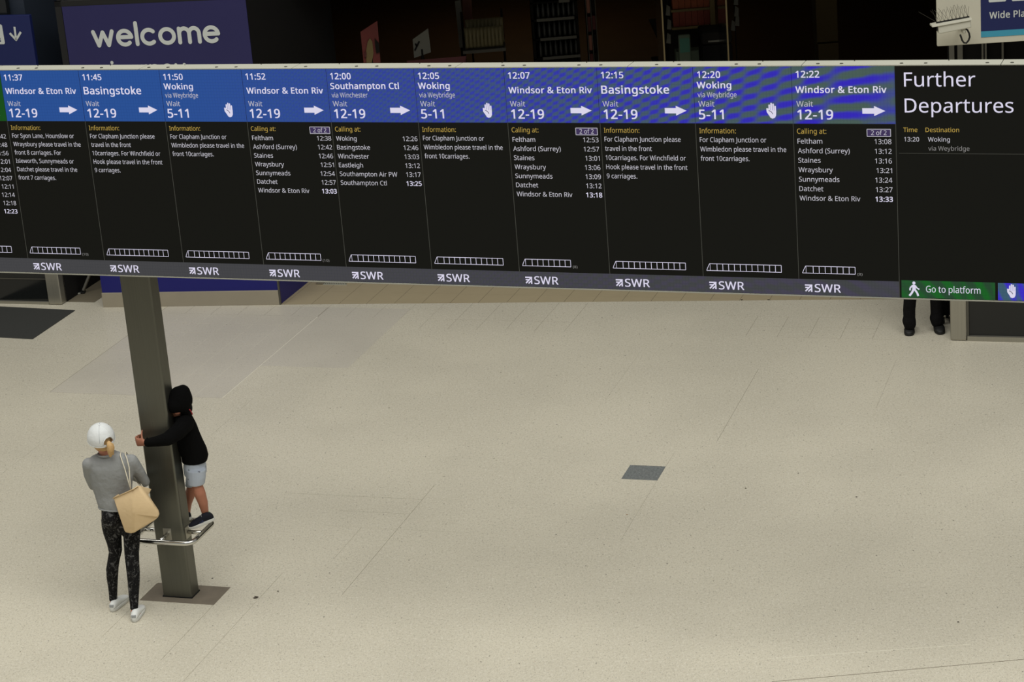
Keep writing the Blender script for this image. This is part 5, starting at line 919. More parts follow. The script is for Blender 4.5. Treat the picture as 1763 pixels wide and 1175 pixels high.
o = tag(empty('shop_column', ((a.x + b.x) / 2, yc, 0)), 'beige square column with a wider base deep inside the shop', 'column'); w = (b.x - a.x) / 2; zb = on_y(1420, 73, 33).z
G().box((-w, 0, zb), (w, .35, 3.78)).build('shaft', M['s_col'], o, bevel=.01); G().box((-w + .01, -.03, 0), (w + .0, .38, zb - .02)).build('base', M['s_col'], o, bevel=.01)
# leafy pale packets beside the cartons
for k, (px, py) in enumerate(((1267, 8), (1268, 28), (1269, 44), (1262, 52), (1150, 26), (1152, 50), (1151, 74))):
    c = on_y(px, py, 28.1); o = G().add([(-.03, 0, 0), (.025, 0, -.01), (.03, .02, .10), (-.01, .01, .13)], [(0, 1, 2, 3)]).build('hanging_packet', M['s_grey']); o.location = c
    o.modifiers.new('t', 'SOLIDIFY').thickness = .012
    tag(o, 'pale packet, %s down the clip strip %s of the cartons' % (ORD[k % 4], 'right' if px > 1200 else 'left'), 'packet', 'hanging packets on the %s strip' % ('right' if px > 1200 else 'left'))
for px in (1266, 1152):
    c = on_y(px, 50, 28.14); o = G().tube([(0, 0, 0.0), (0, 0, 3.6)], .008, 6).build('clip_strip', M['s_dk']); o.location = (c.x, c.y, 0); tag(o, 'thin black clip strip %s of the carton display' % ('right' if px > 1200 else 'left'), 'clip strip')

# ================================================================== PEOPLE
def ring(c, ax_, ay_, rx, ry): return (c, ax_ * rx, ay_ * ry)
def shoe_geo(Lh, W=.09, Hh=.085, t0=0.0):
    """upper of a low shoe: x forward from the heel, z up"""
    prof = [(0.0, .40, .55, .60), (0.06, .62, .80, .62), (0.2, .70, .98, .60), (0.38, .74, .95, .56), (0.55, .86, .74, .50), (0.72, .98, .58, .44), (0.88, .86, .42, .34), (0.97, .55, .28, .22), (1.0, .25, .16, .12)]
    g = G(); g.loft([(Vector((Lh * t, 0, Hh * h / 2 + .012)), Vector((0, W / 2 * w, 0)), Vector((0, 0, Hh * h / 2))) for t, w, h, _ in prof]); return g
def sole_geo(Lh, W=.09, th=.026, grow=.004):
    n = 28; pts = []
    for i in range(n):
        a = 2 * pi * i / n; x = Lh / 2 + (Lh / 2 + grow) * cos(a); t = x / Lh; w = (W / 2 + grow) * (.80 + .22 * t) * (1 - .10 * math.exp(-((t - .4) / .15) ** 2))
        pts.append(Vector((x, w * (abs(sin(a)) ** .7) * (1 if sin(a) >= 0 else -1))))
    return G().prism(pts, 0.0, th)
def shoe(parent, pos, fwd, upv_, Lh, W, Hh, mu, ms, laces=True, tab=None, stripes=None, lining=None):
    x = Vector(fwd).normalized(); z = Vector(upv_); y = z.cross(x).normalized(); z = x.cross(y)
    mt = Matrix(((x.x, y.x, z.x, pos[0]), (x.y, y.y, z.y, pos[1]), (x.z, y.z, z.z, pos[2]), (0, 0, 0, 1)))
    up_ = organic('shoe', shoe_geo(Lh, W, Hh).xf(mt), mu, parent, .005, 3)
    G().add([], []); s = sole_geo(Lh, W).xf(mt).build('sole', ms, up_, bevel=.006, seg=2)
    if laces:
        for k in range(4):
            t = .40 + .075 * k; h = Hh * (.93 - .13 * k); G().tube([(Lh * t, -W * .22, h), (Lh * t, 0, h + .012), (Lh * t, W * .22, h)], .0035, 6).xf(mt).build('lace', ms, up_)
    if tab: G().box((.000, -W * .2, .034), (.016, W * .2, Hh * .80)).xf(mt).build('heel_tab', tab, up_, bevel=.004)
    if stripes:
        for k in range(3):
            t = .40 + .07 * k
            for sg_ in (-1, 1): G().tube([(Lh * t, sg_ * W * .40, .03), (Lh * (t + .04), sg_ * W * .33, Hh * .62)], .004, 6).xf(mt).build('stripe', stripes, up_)
    if lining: G().tube([(Lh * .19 + .030 * cos(a), .023 * sin(a), Hh * 1.0) for a in [2 * pi * i / 14 for i in range(14)]], .0042, 8, True).xf(mt).build('collar', lining, up_, smooth=True)
    return up_
def finger(g, root, d, side, lens, r, curl, axis):
    p = Vector(root); v = Vector(d).normalized(); pts = [p.copy()]
    for k, l in enumerate(lens):
        v = Matrix.Rotation(curl, 3, axis) @ v; p = p + v * l; pts.append(p.copy())
    g.tube(pts, [r, r * .95, r * .88, r * .72], 8); g.ell(pts[-1], (r * .74,) * 3, nu=8, nv=6)
def hand_geo(g, wrist, d, palm_n, scale=1.0, curl=.45, thumb=1):
    """palm with five separate fingers; d = pointing direction, palm_n = direction the palm faces"""
    d = Vector(d).normalized(); nrm = Vector(palm_n); nrm = (nrm - d * nrm.dot(d)).normalized(); sd_ = d.cross(nrm).normalized() * thumb; wrist = Vector(wrist); s = scale
    g.loft([(wrist, sd_ * .024 * s, nrm * .018 * s), (wrist + d * .03 * s, sd_ * .034 * s, nrm * .016 * s), (wrist + d * .085 * s, sd_ * .040 * s, nrm * .013 * s)])
    axis = d.cross(nrm).normalized()
    for k, (o_, l) in enumerate(((.031, .94), (.011, 1.05), (-.010, 1.0), (-.030, .80))):
        finger(g, wrist + d * .078 * s + sd_ * o_ * s, d, 0, [.038 * l * s, .026 * l * s, .020 * l * s], .0088 * s, curl, axis)
    td = (d * .55 + sd_ * .8 + nrm * .35).normalized(); finger(g, wrist + d * .022 * s + sd_ * .028 * s, td, 0, [.034 * s, .028 * s, .018 * s], .0098 * s, curl * .5, axis)
def head_geo(g, c, rot, s=1.0):
    """skull, jaw, nose, lips, ears; local +y is the face"""
    def P3(x, y, z): return Vector(c) + rot @ (Vector((x, y, z)) * s)
    g.ell(c, (.074 * s, .094 * s, .098 * s), rot); g.ell(P3(0, .03, -.055), (.055 * s, .062 * s, .062 * s), rot)
    g.tube([P3(0, .088, .012), P3(0, .108, -.022)], [.009 * s, .014 * s], 8); g.ell(P3(0, .104, -.022), (.014 * s, .011 * s, .010 * s), rot)
    g.ell(P3(0, .088, -.056), (.024 * s, .010 * s, .008 * s), rot)
    for sx in (-1, 1): g.ell(P3(sx * .077, -.004, -.012), (.008 * s, .019 * s, .031 * s), rot, 10, 8)
    for sx in (-1, 1): g.ell(P3(sx * .03, .082, .024), (.018 * s, .010 * s, .006 * s), rot, 10, 6)
def eyes(c, rot, parent, s=1.0):
    for sx in (-1, 1):
        p = Vector(c) + rot @ (Vector((sx * .030, .0845, .006)) * s); G().ell(p, (.012 * s,) * 3, nu=10, nv=8).build('eye', M['dark_hair'], parent, smooth=True)

# ---------------- woman
WM = tag(empty('person', (-3.18, 16.42, 0)), 'person in white cap, grey top and marbled black leggings seen from behind', 'person')
WO = WM.location.copy()
def W(px, py, y): return on_y(px, py, y) - WO
faz = R(14); wr, wf = Vector((cos(faz), -sin(faz), 0)), Vector((sin(faz), cos(faz), 0))
MPX = 0.00456
def rows(lst, yh, y0_, y1_, ry=None, k=1.0, grow=0.0):
    """silhouette rows (py, x left, x right) -> rings between distances y0_ and y1_"""
    out = []; n0, n1 = lst[0][0], lst[-1][0]
    for r_ in lst:
        py, xl_, xr_ = r_[:3]; t = (py - n0) / (n1 - n0); Y = y0_ + (y1_ - y0_) * t; rx = (xr_ - xl_) / 2 * MPX * k + grow
        out.append(ring(W((xl_ + xr_) / 2, py, Y), wr, wf, rx, (r_[3] if len(r_) > 3 else rx * 1.05) + grow))
    return out
legL = [(893, 174, 207), (905, 175, 209.5), (920, 178.5, 209.3), (935, 184, 209.8), (950, 187.3, 210.5), (965, 184.7, 206.5), (979, 182.4, 204.5), (995, 183.3, 203.4), (1011, 186, 202.6), (1026, 187.5, 202.2), (1034, 188, 202)]
legR = [(893, 208, 241), (905, 210, 242), (924, 212.3, 241.6), (940, 213.4, 240.6), (955, 214.3, 239.5), (972, 216.3, 240), (987, 218, 241), (1000, 219.5, 241), (1011, 220.2, 240.3), (1028, 222, 239.2), (1043, 223.8, 238.3), (1049, 224, 238)]
hips = [(862, 176, 232, .070), (876, 172.5, 238, .090), (888, 173, 240.5, .100), (900, 175, 241.5, .098), (911, 177, 242, .082), (919, 193, 226, .045)]
g = G(); g.loft(rows(hips, 0, 16.43, 16.44)); g.loft(rows(legL, 0, 16.44, 16.50)); g.loft(rows(legR, 0, 16.43, 16.29))
g.ell(W(191, 893, 16.36), (.075, .07, .09)); g.ell(W(224, 893, 16.35), (.075, .07, .09))
leg_o = organic('leggings', g, M['leggings'], WM, .0065, 6, .4)
top = [(871, 168.5, 238, .118), (862, 165, 234, .110), (850, 161, 229, .097), (836, 155.5, 230, .100), (818, 150, 231.5, .106), (803, 146.5, 232.5, .104), (793, 147.5, 231.5, .088), (786, 155, 226, .070), (780, 170, 206, .055)]
g = G(); g.loft([ring(W((xl_ + xr_) / 2 - (py - 880) * .0, py - 0, 16.43), wr, wf, (xr_ - xl_) / 2 * MPX, ry_) for py, xl_, xr_, ry_ in top])
def limb(g, pts, rr): g.tube(pts, rr, 12); [g.ell(p, (r_,) * 3, nu=10, nv=8) for p, r_ in zip(pts, rr)]
limb(g, [W(226, 795, 16.42), W(238, 812, 16.45), W(249, 830, 16.50)], [.058, .050, .043])
limb(g, [W(249, 830, 16.50), W(240, 824, 16.62), W(226, 820, 16.72)], [.043, .038, .032])
limb(g, [W(153, 800, 16.42), W(154, 818, 16.47), W(161, 836, 16.55)], [.054, .046, .041])
limb(g, [W(161, 836, 16.55), W(175, 834, 16.66), W(192, 828, 16.70)], [.041, .036, .030])
top_o = organic('jersey_top', g, M['greytop'], WM, .0075, 5, .45)
# hem and neck bands
def band(name, ctr, ax_, ay_, r, m, parent, n=28): return G().tube([Vector(ctr) + ax_ * cos(2 * pi * k / n) + ay_ * sin(2 * pi * k / n) for k in range(n)], r, 8, True).build(name, m, parent, smooth=True)
band('hem', W(203.3, 871, 16.43), wr * .157, wf * .116, .007, M['greytop'], top_o); band('neckband', W(184.5, 781.5, 16.43), wr * .074, wf * .066, .008, M['greytop'], top_o)
# body (neck, head, hands, lower legs) as one skin
hc = W(174.5, 757, 16.44); hrot = Matrix.Rotation(R(12), 3, 'Z') @ Matrix.Rotation(R(14), 3, 'X')
g = G(); head_geo(g, hc, hrot, 1.05)
g.loft([ring(W(177, 766, 16.45), wr, wf, .055, .058), ring(W(180, 774, 16.44), wr, wf, .053, .056), ring(W(184, 784, 16.43), wr, wf, .050, .048), ring(W(190, 800, 16.43), wr, wf, .09, .06), ring(W(194, 830, 16.43), wr, wf, .10, .06), ring(W(203, 870, 16.43), wr, wf, .10, .06), ring(W(206, 890, 16.43), wr, wf, .11, .06)])
for ll, ya, yb_ in ((legL, 16.44, 16.50), (legR, 16.43, 16.29)): g.loft(rows(ll, 0, ya, yb_, k=.72))
aL, aR = W(195.5, 1038, 16.505), W(231.5, 1053, 16.285)
limb(g, [W(195, 1024, 16.50), aL, aL + Vector((.01, .01, -.03))], [.024, .031, .036]); limb(g, [W(231, 1036, 16.30), aR, aR + Vector((.01, .01, -.03))], [.024, .031, .036])
limb(g, [W(226, 795, 16.42), W(249, 830, 16.50), W(226, 820, 16.73), W(221, 819, 16.76)], [.03, .026, .023, .022]); limb(g, [W(153, 800, 16.42), W(161, 836, 16.55), W(192, 828, 16.71), W(197, 826, 16.74)], [.03, .026, .023, .022])
hand_geo(g, W(222, 819, 16.755), Vector((-.9, .35, .1)), Vector((-.2, -1, 0)), .92, .35); hand_geo(g, W(196, 826, 16.735), Vector((.9, .35, .2)), Vector((.2, -1, .2)), .92, .35, -1)
body = organic('body', g, M['skin'], WM, .0062, 4, .4)
eyes(hc, hrot, body, 1.05)
# hair under the cap and ponytail
g = G(); g.ell(hc + hrot @ Vector((0, -.014, .012)), (.082, .094, .098), hrot); g.ell(hc + hrot @ Vector((0.012, -.050, -.038)), (.052, .044, .034), hrot)
hr = organic('hair', g, M['hair'], WM, .006, 5)
def smooth_tube(name, ctrl, m, parent, n=14, steps=5):
    P_s = [Vector(c[0]) for c in ctrl]; r_s = [c[1] for c in ctrl]; pts, rr = [], []
    for a_ in range(len(P_s) - 1):
        p0, p1, p2, p3 = P_s[max(a_ - 1, 0)], P_s[a_], P_s[a_ + 1], P_s[min(a_ + 2, len(P_s) - 1)]
        for q in range(steps):
            t = q / steps; pts.append(.5 * ((2 * p1) + (p2 - p0) * t + (2 * p0 - 5 * p1 + 4 * p2 - p3) * t * t + (3 * p1 - p0 - 3 * p2 + p3) * t ** 3)); rr.append(r_s[a_] + (r_s[a_ + 1] - r_s[a_]) * t)
    pts.append(P_s[-1]); rr.append(r_s[-1]); return G().tube(pts, rr, n).build(name, m, parent, smooth=True)
smooth_tube('ponytail', [(W(186.5, 762, 16.34), .014), (W(189, 767, 16.31), .026), (W(190.3, 774, 16.308), .030), (W(190.5, 780, 16.32), .024), (W(190, 787, 16.335), .006)], M['hair'], hr)
smooth_tube('loose_lock', [(W(193, 764, 16.33), .008), (W(195, 771, 16.32), .010), (W(194.5, 778, 16.325), .008), (W(196, 784, 16.335), .002)], M['hair'], hr)
G().tube([W(186, 764, 16.33), W(187.5, 766, 16.325)], .017, 10).build('hair_tie', M['blackcloth'], hr)
# cap: panelled dome with a rear opening, strap, brim, button
cap_c = hc + hrot @ Vector((0, -.004, .022)); crx, cry, crz = .104, .116, .112
def cap_pt(a, t, grow=0.0): return cap_c + hrot @ Vector(((crx + grow) * cos(t) * cos(a), (cry + grow) * cos(t) * sin(a), (crz + grow) * sin(t)))
g = G(); nu, nv = 48, 16; t0 = -.12; vs = []; fs = []
for j in range(nv + 1):
    t = t0 + (pi / 2 - t0) * j / nv
    for i in range(nu): vs.append(cap_pt(2 * pi * i / nu, t))
OPC = -pi / 2 + .52                                # middle of the rear opening
for j in range(nv):
    for i in range(nu):
        a = 2 * pi * (i + .5) / nu; t = t0 + (pi / 2 - t0) * (j + .5) / nv; da_ = (a - OPC + pi) % (2 * pi) - pi
        if 1 <= j and (da_ / .42) ** 2 + ((t - .0) / .42) ** 2 < 1: continue
        fs.append((j * nu + i, j * nu + (i + 1) % nu, (j + 1) * nu + (i + 1) % nu, (j + 1) * nu + i))
g.add(vs, fs); cp = g.build('baseball_cap', M['cap'], WM, smooth=True); sm = cp.modifiers.new('s', 'SOLIDIFY'); sm.thickness = .004; sm.offset = 1
G().tube([cap_pt(2 * pi * i / 32, t0 - .02, .002) for i in range(32)], .005, 8, True).build('sweatband', M['cap'], cp, smooth=True)
G().tube([cap_pt(OPC + .46 * cos(2 * pi * i / 20), .46 * max(0, sin(2 * pi * i / 20)) + .02, .003) for i in range(11)], .004, 6).build('opening_trim', M['cap'], cp, smooth=True)
for q in range(3):
    G().tube([cap_pt(q * pi / 3 + R(20), R(12 + 11.5 * k), .003) for k in range(8)] + [cap_pt(q * pi / 3 + R(20) + pi, R(92 - 11.5 * k), .003) for k in range(8)], .0026, 6).build('seam', M['cap_seam' if q == 1 else 'cap'], cp)
G().ell(cap_pt(0, pi / 2, .004), (.008, .008, .005)).build('button', M['cap'], cp, smooth=True)
g = G(); br_in = [cap_pt(pi / 2 + R(x), t0 + .02) for x in range(-62, 63, 8)]; br_out = [cap_c + hrot @ Vector((crx * 1.0 * sin(-R(x)) * .92, cry + .075 * cos(R(x)) ** .6, -.018 - .012 * abs(sin(R(x))))) for x in range(-62, 63, 8)]
g.add(br_in + br_out, [(i, i + 1, len(br_in) + i + 1, len(br_in) + i) for i in range(len(br_in) - 1)]); bo = g.build('brim', M['cap'], cp, smooth=True); bo.modifiers.new('s', 'SOLIDIFY').thickness = .005
# shoes
for hp, tp in (((192.5, 1055), (222, 1027)), ((231, 1073), (247, 1043))):
    a, b = on_z(*hp), on_z(*tp); d = (b - a).normalized()
    shoe(WM, a - WO + Vector((0, 0, .001)) + d * .004, d, (0, 0, 1), .265, .092, .076, M['white_leather'], M['sole'], tab=M['grey_tab'])

# tote bag (its own thing, hanging from the shoulder)
TB = tag(empty('tote_bag', W(232, 880, 16.25) + WO), 'tan canvas tote bag hanging by thin cords from the shoulder', 'bag')
TO = TB.location
def T(px, py, y): return on_y(px, py, y) - TO
V_ = dict(a=T(194, 858, 16.29), b=T(229, 842.5, 16.20), c=T(238, 836.5, 16.215), d=T(276, 886.5, 16.25), e=T(271, 893, 16.235), f=T(228, 920, 16.20), g=T(215, 918, 16.23), h=T(206, 893, 16.255),
          i=T(230, 882, 16.175), p=T(206, 850, 16.34), q=T(226, 850, 16.35), r=T(262, 843, 16.345), r2=T(259, 852, 16.325), s=T(273, 880, 16.33), t=T(262, 898, 16.30), u=T(232, 913, 16.30), v=T(219, 911, 16.31), w=T(212, 885, 16.33))
ix = {k: n_ for n_, k in enumerate(V_)}
FS = ['abih', 'hifg', 'bcdi', 'idef'] + [('c', 'r', 'r2', 's', 'd'), 'dste', 'etuf', 'fuvg', ('g', 'v', 'w', 'h'), ('h', 'w', 'p', 'a'), ('p', 'w', 'v', 'u', 't', 's', 'r2', 'r', 'q')]
g = G(); g.add(list(V_.values()), [tuple(ix[k] for k in f) for f in FS]); bg = g.build('bag_body', M['tote'], TB)
bv = bg.modifiers.new('bv', 'BEVEL'); bv.width = .026; bv.segments = 5; bv.limit_method = 'ANGLE'; bv.angle_limit = R(10)
so = bg.modifiers.new('so', 'SOLIDIFY'); so.thickness = .004; so.offset = 0
bg.data.polygons.foreach_set('use_smooth', [True] * len(bg.data.polygons))
G().tube([T(194.5, 858.5, 16.285), T(229, 843, 16.195), T(238, 837, 16.21)], .0045, 6).build('rim_seam', M['tote'], TB, smooth=True)
sh1 = [T(225, 843, 16.235), T(220, 826, 16.27), T(215, 808, 16.30), T(209.5, 792, 16.325), T(207, 784, 16.36), T(208, 780, 16.42), T(212, 782, 16.50), T(222, 800, 16.54), T(232, 825, 16.52), T(245, 842, 16.40)]
sh2 = [T(225.5, 843, 16.24), T(223.5, 826, 16.275), T(222.5, 806, 16.305), T(218.5, 790, 16.335), T(215.5, 782.5, 16.37), T(216, 779, 16.42), T(219, 781, 16.50), T(228, 800, 16.54), T(236, 825, 16.52), T(248, 842, 16.40)]
for s_ in (sh1, sh2): G().tube(s_, .0042, 8).build('cord_handle', M['rope'], TB, smooth=True)

# ---------------- child on the rail
CH = tag(empty('person', lat(-23.4, 45.9)), 'child in black hoodie and pale shorts hugging the pillar while standing on the rail', 'person')
CO = CH.location.copy()
def K(px, py, y=16.68): return on_y(px, py, y) - CO
caz = R(-90 + 18)                                  # faces the pillar
cr_, cf_ = Vector((sin(AZ), cos(AZ), 0)), -DB      # across the body, towards the pillar
g = G()
tor = [(795, 335, 43, .094), (785, 335.5, 47, .096), (772, 330.5, 51, .094), (758, 325.5, 47, .092), (745, 321.5, 43, .092), (732, 319, 38, .088), (720, 317, 30, .07), (712, 314, 22, .05)]
g.loft([ring(K(cx_, py, 16.69), DB, DA, w_ / 2 * .00474, ry_) for py, cx_, w_, ry_ in tor])
limb(g, [K(319, 730, 16.60), K(306, 744, 16.50), K(289, 756, 16.45)], [.070, .066, .056]); limb(g, [K(289, 756, 16.45), K(272, 760, 16.47), K(255, 762.5, 16.50)], [.056, .044, .036])
limb(g, [K(316, 726, 16.78), K(300, 733, 16.90), K(282, 742, 16.93)], [.055, .045, .04]); limb(g, [K(282, 742, 16.93), K(262, 747, 16.86), K(250, 751, 16.78)], [.04, .035, .028])
g.ell(K(318, 714, 16.69), (.06, .06, .05)); g.ell(K(312, 722, 16.66), (.06, .075, .045))
hood_o = organic('hoodie', g, M['hoodie'], CH, .0065, 5, .4)
band('cuff', K(254, 762, 16.50), Vector((0, 0, .034)), Vector((0, .034, 0)), .005, M['hoodie'], hood_o, 14)
G().tube([K(326, 705, 16.62), K(329, 709, 16.615), K(331.5, 714, 16.62)], .0045, 8).build('red_tag', M['red'], hood_o)
khc = K(307, 694, 16.68); krot = Matrix.Rotation(R(90 + 6), 3, 'Z') @ Matrix.Rotation(R(-24), 3, 'X')
ht = Matrix.Rotation(R(14), 3, 'Y')
g = G(); g.ell(K(309.5, 689.5, 16.67), (.102, .104, .116), ht); g.ell(K(303.5, 695, 16.65), (.082, .096, .080), ht); g.ell(K(318, 703, 16.69), (.062, .08, .065)); g.ell(K(314, 680, 16.68), (.066, .08, .080), ht); g.ell(K(304, 702.5, 16.605), (.052, .042, .026))
hd = organic('hood', g, M['hoodie'], hood_o, .0065, 4, .4)
g = G(); head_geo(g, khc + Vector((.0, 0, -.018)), krot, .90)
fc = K(303.5, 710, 16.60)
g.ell(K(305.5, 709, 16.615), (.032, .034, .024)); g.tube([K(301, 707, 16.59), K(300, 709.5, 16.585)], [.005, .006], 8)
g.loft([ring(K(314, 708, 16.68), DB, DA, .04, .04), ring(K(316, 716, 16.69), DB, DA, .042, .042), ring(K(322, 730, 16.69), DB, DA, .055, .06), ring(K(328, 760, 16.69), DB, DA, .06, .06), ring(K(335, 798, 16.70), DB, DA, .035, .035)])
limb(g, [K(318, 728, 16.60), K(287, 753, 16.46), K(254, 762, 16.50), K(250, 762.5, 16.505)], [.03, .024, .020, .020]); limb(g, [K(316, 726, 16.78), K(282, 742, 16.93), K(250, 751, 16.79), K(247, 752, 16.77)], [.03, .024, .020, .019])
hand_geo(g, K(250, 762.5, 16.505), Vector((-.85, .45, -.05)), Vector((.3, .95, 0)), .95, .62, -1)
hand_geo(g, K(248, 752, 16.77), Vector((-.5, -.8, .1)), Vector((.9, -.3, 0)), .86, .45)
# legs
kL = [K(337, 818, 16.66), K(338, 832, 16.61), K(344, 850, 16.60), K(349.5, 866, 16.61), K(353, 882, 16.64), K(355, 890, 16.65)]
limb(g, kL, [.030, .044, .048, .040, .030, .028])
kR = [K(335, 818, 16.74), K(332, 832, 16.79), K(328, 850, 16.80), K(323, 866, 16.83), K(322, 880, 16.86), K(322, 888, 16.87)]
limb(g, kR, [.030, .042, .043, .036, .029, .028])
cb = organic('body', g, M['skin_leg'], CH, .0055, 7, .45); eyes(khc + Vector((.0, 0, -.018)), krot, cb, .9)
# shorts
g = G(); g.loft([ring(K(335, 790, 16.69), DB, DA, .084, .084), ring(K(335.5, 804, 16.69), DB, DA, .092, .098), ring(K(336.5, 816, 16.69), DB, DA, .088, .10)])
g.loft([ring(K(337, 808, 16.63), DB, DA, .084, .066), ring(K(338, 822, 16.62), DB, DA, .078, .068), ring(K(338, 834, 16.615), DB, DA, .068, .066)])
g.loft([ring(K(336, 808, 16.74), DB, DA, .076, .06), ring(K(334, 824, 16.76), DB, DA, .066, .06), ring(K(331, 836, 16.79), DB, DA, .058, .058)])
organic('shorts', g, M['shorts'], CH, .006, 4, .4)
# trainers
def tpose(hp, tp, yh, yt, sink=0.0):
    a, b = K(*hp, yh), K(*tp, yt); return a, (b - a)
a, d = tpose((370, 895), (327.5, 910.5), 16.62, 16.60)
shoe(CH, a, d, (.12, -.1, 1), .215, .078, .078, M['trainer'], M['sole'], stripes=M['trainer_stripe'])
G().tube([K(355.5, 884.5, 16.643) + DB * .031 * cos(2 * pi * k / 18) + DA * .033 * sin(2 * pi * k / 18) + Vector((0, 0, -.012 * cos(2 * pi * k / 18))) for k in range(18)], .0055, 8, True).build('green_collar', M['trainer_green'], CH.children[-1] if False else cb, smooth=True)
a, d = tpose((330, 893), (302, 903), 16.86, 16.80)
shoe(CH, a, d, (.1, 0, 1), .20, .076, .078, M['trainer'], M['sole'], stripes=M['trainer_stripe'])

# ---------------- person in black below the board's right end
PG = tag(empty('person', ((on_z(1566, 580).x + on_z(1618, 577).x) / 2, 21.62, 0)), 'person in black trousers and boots, mostly hidden by the departure board', 'person')
PO = PG.location.copy()
def Q(px, py, y=21.62): return on_y(px, py, y) - PO
ex, ey = Vector((1, 0, 0)), Vector((0, 1, 0))
f1, f2 = Q(1566, 566), Q(1613, 564, 21.64); hz = .93; hipc = Vector(((f1.x + f2.x) / 2, 0, hz))
g = G()
for ft, sx in ((f1, -1), (f2, 1)):
    hp_ = Vector((hipc.x + sx * .09, 0, hz - .05)); k_ = Vector((ft.x * .72 + hp_.x * .28 + .005, -.02, .50)); an = Vector((ft.x, ft.y, .10))
    limb(g, [hp_, k_, Vector((ft.x, ft.y, .26)), an], [.088, .068, .064, .060]); limb(g, [Vector((ft.x - .004, ft.y, .15)), Vector((ft.x + .004, ft.y, .11))], [.070, .066])
g.loft([ring(hipc + Vector((0, 0, .1)), ex, ey, .165, .12), ring(hipc + Vector((0, 0, -.04)), ex, ey, .175, .125), ring(hipc + Vector((0, 0, -.13)), ex, ey, .15, .10)])
organic('trousers', g, M['blackcloth'], PG, .010, 3, .4)
g = G(); g.loft([ring(Vector((hipc.x, 0, z)), ex, ey, rx, ry_) for z, rx, ry_ in ((.90, .18, .13), (1.05, .165, .12), (1.2, .18, .125), (1.35, .205, .13), (1.44, .20, .11), (1.50, .12, .08))])
for sx in (-1, 1):
    limb(g, [Vector((hipc.x + sx * .20, 0, 1.42)), Vector((hipc.x + sx * .27, -.0, 1.15)), Vector((hipc.x + sx * .14, -.17, 1.0))], [.062, .052, .04])
organic('jacket', g, M['blackcloth'], PG, .012, 4)
g = G(); hcg = Vector((hipc.x, -.01, 1.66)); hr2 = Matrix.Rotation(R(180), 3, 'Z'); head_geo(g, hcg, hr2, 1.08); g.loft([ring(Vector((hipc.x, 0, z)), ex, ey, r_, r_) for z, r_ in ((1.60, .055), (1.5, .06), (1.4, .08), (1.1, .09), (.9, .09), (.85, .08))])
for ft, sx in ((f1, -1), (f2, 1)): limb(g, [Vector((hipc.x + sx * .09, 0, .88)), Vector((ft.x * .72 + (hipc.x + sx * .09) * .28, -.01, .5)), Vector((ft.x, ft.y, .1))], [.05, .04, .035])
for sx in (-1, 1):
    limb(g, [Vector((hipc.x + sx * .20, 0, 1.42)), Vector((hipc.x + sx * .27, -.0, 1.15)), Vector((hipc.x + sx * .14, -.17, 1.0)), Vector((hipc.x + sx * .10, -.20, .99))], [.03, .03, .028, .024]); hand_geo(g, Vector((hipc.x + sx * .10, -.20, .99)), Vector((-sx * .9, -.3, -.2)), Vector((0, 1, -.3)), 1, .4, sx)
bo_ = organic('body', g, M['skin'], PG, .009, 4); eyes(hcg, hr2, bo_, 1.08)
g = G(); g.ell(hcg + Vector((0, .018, .022)), (.085, .095, .10)); organic('hair', g, M['dark_hair'], PG, .009, 3)
for hp, tp in (((1567.5, 563), (1565, 579.5)), ((1612, 560), (1620, 577))):
    a, b = on_z(*hp), on_z(*tp); d = (b - a).normalized(); st_ = b - d * .285
    shoe(PG, st_ - PO + Vector((0, 0, .001)), d, (0, 0, 1), .285, .112, .105, M['rubber'], M['rubber'], laces=False)
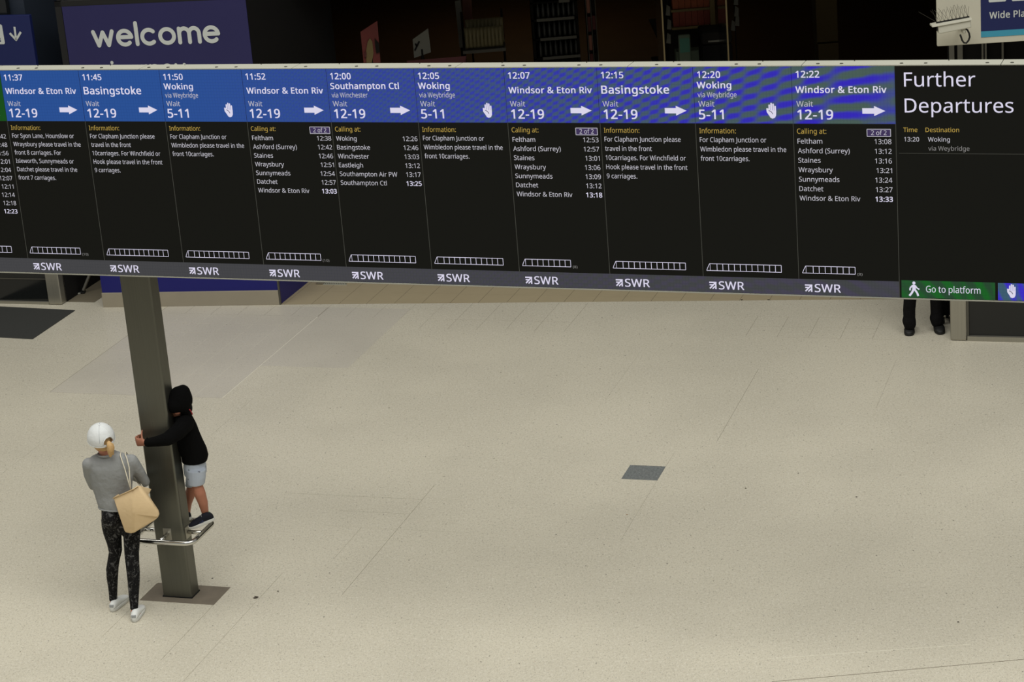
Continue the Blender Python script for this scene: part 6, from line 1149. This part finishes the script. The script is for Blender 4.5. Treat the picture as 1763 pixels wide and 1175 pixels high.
# wheeled case partly hidden between the leg and the post
w0 = on_y(1629, 560, 21.95); SC = tag(empty('wheeled_case', (w0.x, 21.95, 0)), 'black wheeled case half hidden between the black trousers and steel post', 'suitcase')
G().box((-.075, -.12, .09), (.05, .12, .62)).build('shell', M['blackcloth'], SC, bevel=.025, seg=3); G().tube([(-.03, 0, .6), (-.03, 0, .95), (.02, 0, .95), (.02, 0, .6)], .008, 8).build('pull_handle', M['bolt'], SC)
for x, y in ((-.05, -.09), (.03, -.09), (-.05, .09), (.03, .09)): G().tube([(x - .012, y, .035), (x + .012, y, .035)], .034, 14).build('castor', M['rubber'], SC, smooth=True); G().tube([(x, y, .05), (x, y, .1)], .008, 6).build('castor_stem', M['bolt'], SC)

# ---------------- litter
M['litter'] = mat('dry_leaf', (74, 66, 56), .8); M['speck'] = mat('dark_speck', (52, 46, 40), .8)
def scrap(px, py, s, m, label, seed):
    rnd = random.Random(seed); c = on_z(px, py); pts = []
    for i in range(9): a = 2 * pi * i / 9; r_ = s * (.6 + .5 * rnd.random()); pts.append((r_ * cos(a), r_ * sin(a) * .8, .002 + .010 * rnd.random() * s / .025))
    g = G(); g.add(pts + [(0, 0, .012 * s / .025)], [(i, (i + 1) % 9, 9) for i in range(9)]); o = g.build('dry_leaf' if s > .015 else 'floor_scrap', m, None); o.location = c; o.modifiers.new('s', 'SOLIDIFY').thickness = .0015
    tag(o, label, 'leaf' if s > .015 else 'litter')
scrap(441, 1030, .026, M['litter'], 'crumpled brown leaf on the floor nearest the steel pillar plate', 1)
scrap(478.5, 1019, .009, M['litter'], 'tiny brown flake just beyond the crumpled leaf', 2)
scrap(366, 996.5, .008, M['speck'], 'tiny dark flake behind the pillar floor plate', 3)
scrap(1284, 841.5, .009, M['speck'], 'small dark scrap on open floor beside the speckled square', 4)
scrap(1374.5, 815.5, .006, M['speck'], 'minute dark scrap farther out than the speckled square', 5)
scrap(1474.5, 856.5, .010, M['speck'], 'flat dark scrap midway across the open floor', 6)
scrap(1649.5, 1072, .011, M['speck'], 'dark scrap near the pale joint line in the near floor', 7)
scrap(1079.5, 887, .007, mat('orange_speck', (160, 110, 50), .8), 'tiny orange scrap nearer the camera than the speckled square', 8)
scrap(957.5, 921, .007, M['speck'], 'tiny black scrap in the middle of the near floor', 9)
scrap(1277, 517, .016, M['speck'], 'black doorstop fitting on the seam of the shop tiles', 10)
scrap(1323, 517, .016, M['speck'], 'second black doorstop fitting on the tile seam, closer to the person in black', 11)
